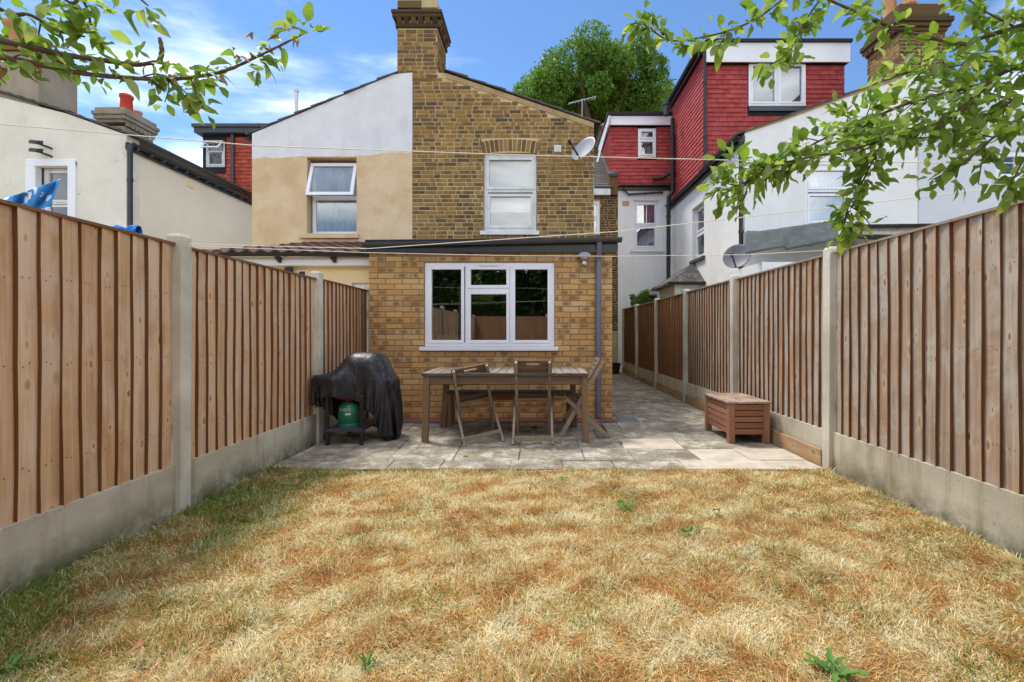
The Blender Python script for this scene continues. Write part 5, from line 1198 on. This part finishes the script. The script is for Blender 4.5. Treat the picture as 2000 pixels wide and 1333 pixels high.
def floral():
    n = NT('blue_floral_cotton'); d = n.vor(10, n.pos((1, 0, 1))).outputs['Distance']; d2 = n.noise(22, 3, .6)
    fl = n.rng(n.math('ADD', d, n.math('MULTIPLY', n.math('SUBTRACT', d2, .5), .7)), .38, .44, 1, 0)
    c = n.mix(fl, n.mix(n.noise(4, 3), S(44, 122, 186), S(62, 142, 204)), S(214, 222, 232)); n.bsdf(c, .85, n.noise(30, 3), .2, .01); return n.m
fl_m = floral()
def sheetf(s, v):
    px = -25 + 143 * s; top = 398 - 48 * max(0, s) ** 1.1; bot = 445; py = top + (bot - top) * v
    Y = 4.3 + .035 * math.sin(px * .13 + v * 5.0 + .6 * math.sin(px * .05)) + .03 * noise.noise((px * .05, v * 3, 1)) + .05 * math.sin(px * .06 - v * 3); return P(px + 10 * math.sin(v * 3 + s * 4) * v - 26 * v * s, py, Y)
q = MB(); q.grid(sheetf, 60, 16); o = build(q, 'bed_sheet', fl_m, loc=P(60, 440, 4.3), recalc=False, smooth=True); o.modifiers.new('solid', 'SOLIDIFY').thickness = .004
tag(o, 'blue bed sheet with white flowers hanging behind the left fence', 'bed sheet')
def bundle(s, v):
    a = 2 * math.pi * s; f = v; r = .045 * (1.1 + .6 * noise.noise((f * 6, math.cos(a) * 1.5, math.sin(a) * 1.5))) * (.55 + .6 * abs(math.sin(f * 5 + .6)))
    c = P(222, 452, 5.2).lerp(P(272, 450, 5.2), f); return c + Vector((0, math.cos(a) * r, math.sin(a) * r))
q = MB(); q.grid(bundle, 20, 24); o = build(q, 'laundry_bundle', simple('bright_blue_cloth', S(30, 110, 190), S(46, 130, 206), 10, .85, .3, 30), loc=P(250, 456, 5.2), recalc=False, smooth=True)
tag(o, 'bright blue twisted cloth showing over the left fence near its concrete post', 'cloth')

# ------------------------------------------------------------------ foliage
def leaf_mat(name, cols, trans=.45):
    n = NT(name); c = n.ramp(n.rand(), [(i / (len(cols) - 1), q) for i, q in enumerate(cols)])
    c = n.mix(n.rng(n.noise(14, 3), .4, .7, 0, .25), c, base_light(cols[-1], 1.3))
    p = n.n('ShaderNodeBsdfPrincipled'); n.l(c, p.inputs['Base Color']); p.inputs['Roughness'].default_value = .45; p.inputs['Specular IOR Level'].default_value = .35
    tr = n.n('ShaderNodeBsdfTranslucent'); n.l(n.mix(1.0, c, (1.2, 1.25, .6, 1), 'MULTIPLY'), tr.inputs[0])
    m = n.n('ShaderNodeMixShader'); m.inputs[0].default_value = trans; n.l(p.outputs[0], m.inputs[1]); n.l(tr.outputs[0], m.inputs[2]); n.l(m.outputs[0], n.out.inputs[0]); return n.m
apple_leaf = leaf_mat('apple_leaf', [S(94, 122, 54), S(118, 148, 64), S(136, 164, 74), S(104, 132, 56), S(186, 198, 132), S(126, 150, 70)], .52)
tree_leaf = leaf_mat('tree_leaf', [S(84, 116, 44), S(108, 144, 56), S(92, 128, 48), S(128, 160, 68), S(72, 102, 40)], .35)
dark_leaf = leaf_mat('hedge_leaf', [S(50, 80, 32), S(64, 98, 40), S(44, 70, 30)], .3)
bark = simple('apple_bark', S(92, 78, 64), S(120, 104, 88), 18, .9, .6, 70)
dead_leaf = simple('withered_blossom', S(150, 112, 76), S(186, 168, 140), 12, .9, .3, 40)
def leaf_pts(L=.065, W_=.04, fold=.4, curl=.3, tip=.0):
    pts = []; prof = [0.06, .50, .82, .98, 1.0, .92, .74, .46, .0]; n = len(prof)
    vs, fs = [], []
    for i, p in enumerate(prof):
        f = i / (n - 1); y = L * f; z = -curl * L * f * f + tip * L * math.sin(f * 5); h = W_ / 2 * p
        wav = .07 * W_ * math.sin(i * 1.5)
        vs += [(-h, y, z + h * fold + wav), (0, y, z), (h, y, z + h * fold - wav)]
    for i in range(n - 1):
        a = i * 3; fs += [(a, a + 1, a + 4, a + 3), (a + 1, a + 2, a + 5, a + 4)]
    return vs, fs
leaf_meshes = []
for k in range(8):
    vs, fs = leaf_pts(.066 * random.uniform(.85, 1.15), .040 * random.uniform(.8, 1.1), random.uniform(.2, 1.1), random.uniform(-.25, 1.0), random.uniform(-.1, .14))
    me = bpy.data.meshes.new('leaf'); me.from_pydata(vs, [], fs); me.materials.append(apple_leaf); me.polygons.foreach_set('use_smooth', [True] * len(fs)); leaf_meshes.append(me)
dead_mesh = []
for k in range(3):
    vs, fs = leaf_pts(.035, .024, random.uniform(.8, 1.6), random.uniform(.5, 1.2), .2); me = bpy.data.meshes.new('withered_leaf'); me.from_pydata(vs, [], fs); me.materials.append(dead_leaf); dead_mesh.append(me)
def catmull(pts, sub=6):
    pts = [Vector(p) for p in pts]; out = []
    for i in range(len(pts) - 1):
        p0, p1, p2, p3 = pts[max(i - 1, 0)], pts[i], pts[i + 1], pts[min(i + 2, len(pts) - 1)]
        for k in range(sub):
            t = k / sub; out.append(.5 * ((2 * p1) + (p2 - p0) * t + (2 * p0 - 5 * p1 + 4 * p2 - p3) * t * t + (3 * p1 - p0 - 3 * p2 + p3) * t ** 3))
    out.append(pts[-1]); return out
class AppleTree:
    def __init__(s, base, label): s.t = thing('apple_tree', base, label, 'tree'); s.n = 0; s.rest = MB(); s.dead = 0
    def branch(s, pts, r0, r1, leaves=0, spread=.05, name='branch', lsize=1.0, wither=0.0, twigs=0, dens=2.5):
        c = catmull(pts); n = len(c)
        if name == 'branch': r0, r1 = min(r0 * .62, .011), r1 * .75
        rr = [(r0 + (r1 - r0) * i / (n - 1)) * (1 + .12 * math.sin(i * 2.1)) for i in range(n)]
        mb = MB(); mb.tube(c, rr, 7); build(mb, name, bark, s.t, smooth=True)
        for k in range(twigs):
            f = random.uniform(.1, .95); i = int(f * (n - 1)); p = c[i]; d = (c[min(i + 1, n - 1)] - c[i - 1]).normalized()
            q = (d * random.uniform(.3, 1) + Vector((random.uniform(-1, 1), random.uniform(-.6, .6), random.uniform(-1, .8)))).normalized(); L = random.uniform(.06, .16)
            e = [p, p + q * L * .5 + Vector((0, 0, .01)), p + q * L]; mb = MB(); mb.tube(catmull(e, 3), [.0028, .0026, .0024, .0022, .002, .0018, .0015], 5); build(mb, 'twig', bark, s.t, smooth=True)
            for m in range(random.randint(3, 6)): s.leaf(e[0].lerp(e[2], random.uniform(.3, 1.0)), q, .012, lsize)
        for k in range(int(leaves * dens)):
            f = random.random(); i = min(int(f * (n - 1)), n - 2); p = c[i].lerp(c[i + 1], random.random()); d = (c[i + 1] - c[i]).normalized()
            s.leaf(p, d, spread, lsize, random.random() < wither)
    def leaf(s, p, d, spread, lsize=1.0, dead=False):
        q = (d * random.uniform(-.2, 1.0) + Vector((random.gauss(0, .7), random.gauss(0, .6), random.gauss(-.1, .6)))).normalized()
        p = p + q * random.uniform(.004, spread)
        up = Vector((random.gauss(0, .5), random.gauss(-.35, .5), 1)); x = q.cross(up).normalized(); z = x.cross(q)
        m = Matrix((x, q, z)).transposed(); sc = lsize * random.uniform(.38, .92)
        me = random.choice(dead_mesh if dead else leaf_meshes)
        if s.n < 300:
            o = place(me, 'withered_leaf' if dead else 'leaf', s.t, p, m.to_euler(), (sc, sc, sc)); s.n += 1
        elif not dead:
            s.rest.add([p + m @ (v.co * sc) for v in me.vertices], [tuple(f.vertices) for f in me.polygons])
    def done(s):
        if s.rest.v: build(s.rest, 'leaves', apple_leaf, s.t, kind='stuff', recalc=False, smooth=True)
def B(pts, d0, d1, w=.06):
    n = len(pts); return [P(x, y, d0 + (d1 - d0) * i / (n - 1) + random.uniform(-w, w) * (0 < i < n - 1)) for i, (x, y) in enumerate(pts)]
A = AppleTree((-2.0, .35, 0), 'apple tree whose thin branches reach in at the top left')
hub = Vector((-1.95, .55, 2.35))
A.branch([(-2.0, .35, -.05), (-2.03, .36, 1.0), (-2.0, .42, 1.8), hub], .08, .045, name='trunk')
A.branch([hub, (-1.9, .95, 2.15), P(-60, 68, 1.4), P(0, 80, 1.45), P(130, 108, 1.5), P(200, 118, 1.5), P(262, 127, 1.52), P(312, 120, 1.52)], .022, .008, 26, .05)
A.branch([P(312, 120, 1.52), P(316, 98, 1.52), P(312, 75, 1.52)], .008, .006, 0, name='stub')
A.branch([hub, (-1.9, 1.05, 2.05), P(-60, 104, 1.4), P(0, 112, 1.42), P(70, 125, 1.45), P(150, 142, 1.5), P(240, 152, 1.52), P(330, 155, 1.55), P(400, 148, 1.55), P(450, 135, 1.56), P(500, 112, 1.58), P(550, 88, 1.6), P(600, 62, 1.6)], .018, .004, 60, .055, wither=.12, twigs=5)
A.branch([hub, (-1.75, .95, 2.4), P(-40, -10, 1.4), P(60, 30, 1.45), P(110, 60, 1.5), P(165, 72, 1.5)], .014, .004, 42, .07, twigs=2)
A.branch([hub, (-1.5, .9, 2.6), P(90, -40, 1.4), P(160, 0, 1.45), P(178, 50, 1.5)], .012, .004, 26, .05)
A.branch([(-1.5, .9, 2.6), P(200, -50, 1.4), P(260, -12, 1.4), P(290, 12, 1.42)], .009, .003, 10, .05)
A.branch([P(325, 152, 1.55), P(330, 172, 1.55), P(322, 200, 1.54)], .004, .002, 8, .05)
A.branch([P(372, 152, 1.55), P(385, 185, 1.55), P(398, 215, 1.55)], .004, .002, 7, .04, lsize=1.1)
A.done()
Bt = AppleTree((2.05, .25, 0), 'leafy apple tree overhanging from the top right corner')
hub = Vector((2.0, .6, 2.3))
Bt.branch([(2.05, .25, -.05), (2.1, .3, 1.0), (2.04, .45, 1.8), hub], .09, .05, name='trunk')
LS = 1.0
Bt.branch([hub, (1.95, 1.2, 2.2), P(2060, 40, 1.6), P(2000, 50, 1.65), P(1912, 76, 1.7), P(1880, 86, 1.7), P(1760, 60, 1.75), P(1712, 40, 1.75), P(1660, 18, 1.8), P(1600, -8, 1.8)], .02, .006, 52, .06, twigs=4)
Bt.branch([P(1606, -6, 1.8), P(1576, 36, 1.78), P(1556, 72, 1.76), P(1540, 104, 1.75), P(1504, 128, 1.75)], .006, .003, 34, .05, twigs=2)
Bt.branch([P(1600, -8, 1.8), P(1532, 0, 1.72), P(1480, 36, 1.7), P(1424, 60, 1.7), P(1368, 74, 1.7), P(1312, 80, 1.7), P(1280, 64, 1.7), P(1260, 44, 1.7), P(1232, 48, 1.7)], .007, .003, 48, .05, wither=.06, twigs=2)
Bt.branch([hub, (2.0, 1.3, 2.2), P(2060, 112, 1.65), P(1972, 136, 1.7), P(1928, 162, 1.72), P(1856, 180, 1.75), P(1780, 200, 1.75), P(1720, 224, 1.78), P(1660, 252, 1.8), P(1600, 276, 1.8), P(1552, 304, 1.8)], .022, .004, 105, .09, twigs=9)
Bt.branch([P(1928, 162, 1.72), P(1880, 212, 1.68), P(1840, 236, 1.68), P(1792, 256, 1.7), P(1720, 276, 1.7), P(1640, 296, 1.72), P(1560, 312, 1.75), P(1504, 330, 1.78), P(1448, 360, 1.8), P(1408, 374, 1.8)], .013, .003, 120, .08, wither=.04, twigs=11)
Bt.branch([P(1724, 276, 1.7), P(1696, 332, 1.7), P(1676, 372, 1.72), P(1656, 408, 1.74), P(1648, 448, 1.74)], .006, .003, 46, .06, twigs=4)
Bt.branch([hub, (2.05, 1.2, 2.0), P(2060, 200, 1.6), P(1960, 256, 1.62), P(1932, 276, 1.62), P(1880, 320, 1.66), P(1820, 352, 1.68)], .013, .003, 70, .08, wither=.05, twigs=5)
Bt.branch([P(1980, 52, 1.66), P(1920, 20, 1.64), P(1880, -10, 1.62)], .006, .003, 26, .06)
Bt.branch([P(1972, 136, 1.7), P(1930, 120, 1.8), P(1860, 130, 1.9), P(1790, 140, 1.95), P(1730, 150, 1.95)], .008, .003, 62, .1, twigs=4)
Bt.branch([P(1990, 190, 1.75), P(1900, 240, 1.85), P(1800, 270, 1.9), P(1700, 250, 1.9), P(1640, 220, 1.9)], .008, .003, 80, .1, twigs=5)
Bt.branch([P(2040, 240, 1.6), P(1990, 330, 1.62), P(1975, 360, 1.62)], .006, .003, 22, .06)
Bt.branch([P(1560, 312, 1.75), P(1510, 320, 1.75), P(1450, 330, 1.75), P(1430, 318, 1.75)], .004, .002, 26, .06)
Bt.done()

def crown_mesh(center, rad, n, size, lumps, seed, mat, parent, name='crown', flat=False):
    """leaf-sized faces spread through lumpy volumes"""
    rng = np.random.default_rng(seed); C = np.array(center, float); Rd = np.array(rad, float)
    L = []
    for k in range(lumps):
        d = rng.normal(size=3); d /= np.linalg.norm(d); d[2] = abs(d[2]) * .9 - .25
        L.append((C + d * Rd * rng.uniform(.2, 1.02) , Rd * rng.uniform(.11, .26)))
    idx = rng.integers(0, lumps, n); d = rng.normal(size=(n, 3)); d /= np.linalg.norm(d, axis=1)[:, None]
    r = rng.uniform(.35, 1.0, n) ** .5; cc = np.array([l[0] for l in L])[idx]; ra = np.array([l[1] for l in L])[idx]
    p = cc + d * ra * r[:, None] + rng.normal(size=(n, 3)) * size * .6
    a = rng.normal(size=(n, 3)); a /= np.linalg.norm(a, axis=1)[:, None]; b = np.cross(a, rng.normal(size=(n, 3))); b /= np.linalg.norm(b, axis=1)[:, None]
    s = size * rng.uniform(.6, 1.3, n)[:, None]
    v = np.stack([p - a * s, p + b * s * .45, p + a * s, p - b * s * .45], 1).reshape(-1, 3) - np.array(WL[parent.name])
    me = bpy.data.meshes.new(name); me.vertices.add(4 * n); me.vertices.foreach_set('co', v.ravel())
    me.loops.add(4 * n); me.loops.foreach_set('vertex_index', np.arange(4 * n)); me.polygons.add(n)
    me.polygons.foreach_set('loop_start', np.arange(0, 4 * n, 4)); me.update(calc_edges=True); me.materials.append(mat)
    o = bpy.data.objects.new(name, me); col.objects.link(o); o.parent = parent; WL[o.name] = WL[parent.name]; return o
def far_tree(base, h, center, rad, n, size, lumps, seed, label, mat=None, cat='tree', name='leafy_tree'):
    t = thing(name, base, label, cat); b = Vector(base); c = Vector(center); mb = MB()
    mb.tube([b, b.lerp(c, .4) + Vector((.1, .1, 0)), c - Vector((0, 0, rad[2] * .2))], [h * .028, h * .02, h * .008], 8); build(mb, 'trunk', bark, t)
    rg = random.Random(seed)
    for k in range(7):
        e = c + Vector((rg.uniform(-.7, .7) * rad[0], rg.uniform(-.7, .7) * rad[1], rg.uniform(-.5, .25) * rad[2])); s0 = b.lerp(c, rg.uniform(.5, .9)); q = MB(); q.tube(catmull([s0, s0.lerp(e, .5) + Vector((0, 0, .3)), e], 4), [h * .012] * 3 + [h * .008] * 3 + [h * .004] * 3, 6); build(q, 'limb', bark, t)
    crown_mesh(center, rad, n, size, lumps, seed, mat or tree_leaf, t); return t
far_tree((X_(1168, 27), 27, 0), 18, (X_(1170, 27), 27, 14.2), (5.3, 4.6, 4.9), 130000, .10, 110, 3, 'big round green tree rising behind the rooftops')
far_tree((X_(1250, 13.0), 13.0, 0), 2.4, (X_(1252, 13.0), 13.0, 2.05), (.38, .4, .5), 1100, .045, 9, 5, 'small green shrub showing above the fence against the white house', cat='shrub', name='garden_shrub')
# the far end of the garden (behind the camera, mirrored in the panes)
far_tree((-3.2, -9, 0), 6, (-3.4, -9.2, 2.7), (3.4, 1.8, 3.0), 26000, .14, 50, 11, 'dark green tree at the far end of the garden, mirrored in the left pane', dark_leaf)
far_tree((.6, -10, 0), 6, (.9, -10, 2.7), (3.6, 1.6, 3.0), 26000, .14, 50, 12, 'dark green tree at the far end of the garden, mirrored in the middle pane', dark_leaf)
mb = MB(); mb.box(-3, 3.2, -4.62, -4.58, 0, 1.75); o = build(mb, 'boundary_fence', fence_far, loc=(0, -4.6, 0)); tag(o, 'brown board fence closing the end of the garden, mirrored in the window', 'fence')

# ------------------------------------------------------------------ grass and weeds
def grass_mat():
    n = NT('dry_grass'); a = n.n('ShaderNodeVertexColor'); a.layer_name = 'Col'
    d = n.n('ShaderNodeBsdfDiffuse'); n.l(a.outputs[0], d.inputs[0]); tr = n.n('ShaderNodeBsdfTranslucent'); n.l(a.outputs[0], tr.inputs[0])
    m = n.n('ShaderNodeMixShader'); m.inputs[0].default_value = .25; n.l(d.outputs[0], m.inputs[1]); n.l(tr.outputs[0], m.inputs[2]); n.l(m.outputs[0], n.out.inputs[0]); return n.m
rng = np.random.default_rng(5)
def field(x, y, seed, f):
    r = np.random.default_rng(seed); o = np.zeros_like(x)
    for k in range(14):
        a = r.uniform(0, 2 * np.pi); fr = f * r.uniform(.5, 1.8); o += np.sin((x * np.cos(a) + y * np.sin(a)) * fr + r.uniform(0, 6.28))
    return o / 3.7
def grass(n, y0, y1, seed):
    r = np.random.default_rng(seed)
    # more blades close to the camera
    u = r.random(n); y = y0 + (y1 - y0) * u ** 1.25; x = r.uniform(-2.30, 2.44, n)
    edge = PATIO_Y + .02 + .03 * field(x, x * 0, 3, 6); keep = y < edge; x, y = x[keep], y[keep]; n = len(x)
    clump = field(x, y, 11, 16) ; big = field(x, y, 12, 3.2); tone = field(x, y, 13, 6); tone2 = field(x, y, 15, 22)
    z = -.012 + .012 * np.sin(x * 2.1 + .7) * np.sin(y * 1.7) + .008 * np.sin(x * 5.3 + y * 3.1)
    gleft = np.clip(1 - (x + 2.35 - .08 * field(x, y, 17, 4)) / .95, 0, 1) * (x < -1.2)
    gp = .03 + .95 * gleft * (.25 + .75 * (field(x, y, 18, 5) > -.15)) + .10 * np.clip(field(x, y, 19, 5.5) - .3, 0, 1) + .10 * np.clip(field(x, y, 20, 11) - .3, 0, 1) + .05 * np.clip((x - .9) / 1.5, 0, 1) + .25 * np.clip((y - 3.72) / .2, 0, 1) * (x < .9)
    green = r.random(n) < gp
    L = r.uniform(.014, .048, n) * (1 + .3 * np.clip(clump, -1, 1.2)); L[green] *= 1.05; longb = r.random(n) < .03; L[longb] *= 1.7
    near_edge = np.clip((np.abs(x - .07) - 2.2) / .2, 0, 1); L *= 1 + .4 * near_edge
    az = r.uniform(0, 2 * np.pi, n) * .8 + 1.6 * field(x, y, 21, 9.0); lean = r.uniform(.65, 1.66, n) - .25 * np.clip(clump, 0, 1); lean[green] *= .72
    dx, dy = np.cos(az) * np.sin(lean), np.sin(az) * np.sin(lean); dz = np.cos(lean)
    w = r.uniform(.0007, .0016, n) * (1 + .12 * (y - 1.3)); pxx, pyy = -np.sin(az) * w, np.cos(az) * w
    base = np.stack([x, y, z], 1); dirv = np.stack([dx, dy, dz], 1) * L[:, None]; droop = np.stack([dx * .2, dy * .2, -.25 * np.abs(dx) - .25 * np.abs(dy)], 1) * L[:, None]
    pv = np.stack([pxx, pyy, np.zeros(n)], 1)
    mid = base + dirv * .55; tip = base + dirv + droop
    V = np.stack([base - pv, base + pv, mid + pv * .8, mid - pv * .8, tip], 1)
    pal = np.array([S(228, 206, 148)[:3], S(216, 184, 118)[:3], S(208, 162, 100)[:3], S(194, 140, 84)[:3], S(238, 224, 180)[:3]])
    t = np.clip(.42 + .08 * tone + .20 * field(x, y, 14, 15) + .20 * field(x, y, 16, 34) + .10 * tone2 + .22 * r.normal(size=n), 0, .999); order = np.array([4, 0, 1, 2, 3]); c = pal[order[(t * 5).astype(int)]]
    gpal = np.array([S(110, 138, 52)[:3], S(130, 148, 62)[:3], S(160, 162, 88)[:3], S(94, 126, 46)[:3]]); c[green] = gpal[r.integers(0, 4, green.sum())]
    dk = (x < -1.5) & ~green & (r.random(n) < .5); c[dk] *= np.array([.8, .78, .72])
    c *= r.uniform(.62, 1.18, n)[:, None]; c[r.random(n) < .06] = np.array(S(240, 226, 190)[:3]); dkb = r.random(n) < .08; c[dkb] *= .55
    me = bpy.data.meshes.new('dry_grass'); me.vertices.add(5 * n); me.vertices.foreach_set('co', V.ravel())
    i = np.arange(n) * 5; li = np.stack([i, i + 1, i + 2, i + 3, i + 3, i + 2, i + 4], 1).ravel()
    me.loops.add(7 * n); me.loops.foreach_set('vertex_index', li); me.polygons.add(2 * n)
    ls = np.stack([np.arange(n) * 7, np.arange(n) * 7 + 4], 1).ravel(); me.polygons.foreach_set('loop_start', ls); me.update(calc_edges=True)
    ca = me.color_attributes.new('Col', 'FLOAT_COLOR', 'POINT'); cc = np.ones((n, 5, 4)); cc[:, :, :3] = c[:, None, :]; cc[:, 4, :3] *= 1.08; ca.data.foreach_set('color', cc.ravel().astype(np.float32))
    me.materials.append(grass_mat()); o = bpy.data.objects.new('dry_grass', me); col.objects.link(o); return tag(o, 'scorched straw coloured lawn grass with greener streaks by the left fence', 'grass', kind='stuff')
grass(600000, 1.15, 3.98, 31)

weed_m = leaf_mat('weed_leaf', [S(92, 136, 58), S(116, 156, 72), S(80, 120, 52)], .3)
def weed(px, py, size, n, label, z0=0.0, upright=.4):
    Y = (CAMZ - z0) * F / (py - 650); c = Vector((X_(px, Y), Y, z0)); mb = MB()
    for k in range(n * 2):
        a = 2 * math.pi * k / n * .62 + random.uniform(-.5, .5); el = random.uniform(.0, 1.2) * upright; L = size * random.uniform(.35, 1.0); wd = L * random.uniform(.2, .36)
        off = Vector((random.gauss(0, size * .22), random.gauss(0, size * .22), -.004)); m = Matrix.Rotation(a, 3, 'Z') @ Matrix.Rotation(el, 3, 'X'); o = len(mb.v); ns = 8
        for i2 in range(ns + 1):
            f = i2 / ns; h = wd / 2 * (math.sin(math.pi * min(1, f * .9 + .06)) ** .8) * (1.0 if i2 % 2 else .55) * (0 if i2 == ns else 1); zz = L * (.22 * f - .34 * f * f)
            mb.v += [c + off + m @ Vector(q) for q in ((-h, L * f - h * .3, zz + h * .5), (0, L * f, zz), (h, L * f - h * .3, zz + h * .5))]
        for i2 in range(ns): b0 = o + i2 * 3; mb.f += [(b0, b0 + 1, b0 + 4, b0 + 3), (b0 + 1, b0 + 2, b0 + 5, b0 + 4)]
    return tag(build(mb, 'weed', weed_m, loc=c, recalc=False, smooth=True), label, 'weed', 'weeds')
weed(1225, 990, .085, 11, 'green rosette weed in the dry lawn nearest the patio right of centre', .0)
weed(1352, 1038, .085, 10, 'spreading green weed in the dry lawn on the right', .0)
weed(1632, 1318, .11, 8, 'long-leaved dandelion weed at the bottom right of the lawn', .0, .9)
weed(718, 1298, .06, 8, 'tall small-leaved weed in the lawn at the bottom middle', .0, 1.2)
weed(28, 1306, .10, 8, 'broad-leaved weed at the bottom left corner of the lawn', .0, .5)
weed(1648, 908, .11, 12, 'green weed growing at the foot of the right fence post', .0, 1.1)
weed(1098, 935, .06, 8, 'small weed at the lawn edge in front of the middle chair', .0)
weed(1043, 838, .09, 9, 'bright green weed under the middle folding chair', .0, 1.0)
weed(910, 893, .06, 10, 'low green weed in a patio joint in front of the leaning chair', .0)
weed(1167, 850, .05, 8, 'small weed beside the foot of the side-on chair', .0, 1.0)
weed(862, 846, .045, 8, 'small weed on the patio under the left end of the table', .0, 1.1)
weed(1213, 868, .05, 7, 'small grassy weed on the paving right of the table', .0, 1.2)
weed(785, 812, .10, 9, 'straggly weed between the barbecue cover and the brick wall', .0, 1.4)
weed(1095, 868, .045, 7, 'little weed in the paving between the middle chair and the right table leg', .0, 1.2)
# fallen leaves on the lawn
fall_m = simple('fallen_leaf', S(140, 96, 66), S(170, 124, 88), 8, .8, .2, 40)
for (px, py, lab_) in ((585, 948, 'brown fallen leaf on the lawn near the left patio corner'), (882, 1025, 'curled brown fallen leaf in the middle of the lawn'), (285, 1280, 'brown fallen leaf at the lower left of the lawn'), (1405, 1010, 'tan fallen leaf on the right half of the lawn')):
    Y = CAMZ * F / (py - 650); c = Vector((X_(px, Y), Y, .03)); vs, fs = leaf_pts(.05, .035, .7, .5, .1); m = Matrix.Rotation(random.uniform(0, 6), 3, 'Z') @ Matrix.Rotation(.4, 3, 'X')
    mb = MB(); mb.add([c + m @ Vector(v) for v in vs], fs); o = build(mb, 'fallen_leaf', fall_m, loc=c, recalc=False, smooth=True); o.modifiers.new('solid', 'SOLIDIFY').thickness = .001; tag(o, lab_, 'leaf', 'fallen leaves')
# black bag-like bin at the far end of the alley
c = P(1207, 712, 12.6); t = thing('plant_pot', (c.x - .1, 12.9, 0), 'black plastic tub at the far end of the alley', 'tub')
q = MB(); q.lathe((c.x - .05, 12.9, 0), [(.13, 0), (.17, .25), (.185, .27), (.185, .3), (.165, .3), (.15, .1)], 18); build(q, 'body', black_plastic, t, smooth=False)
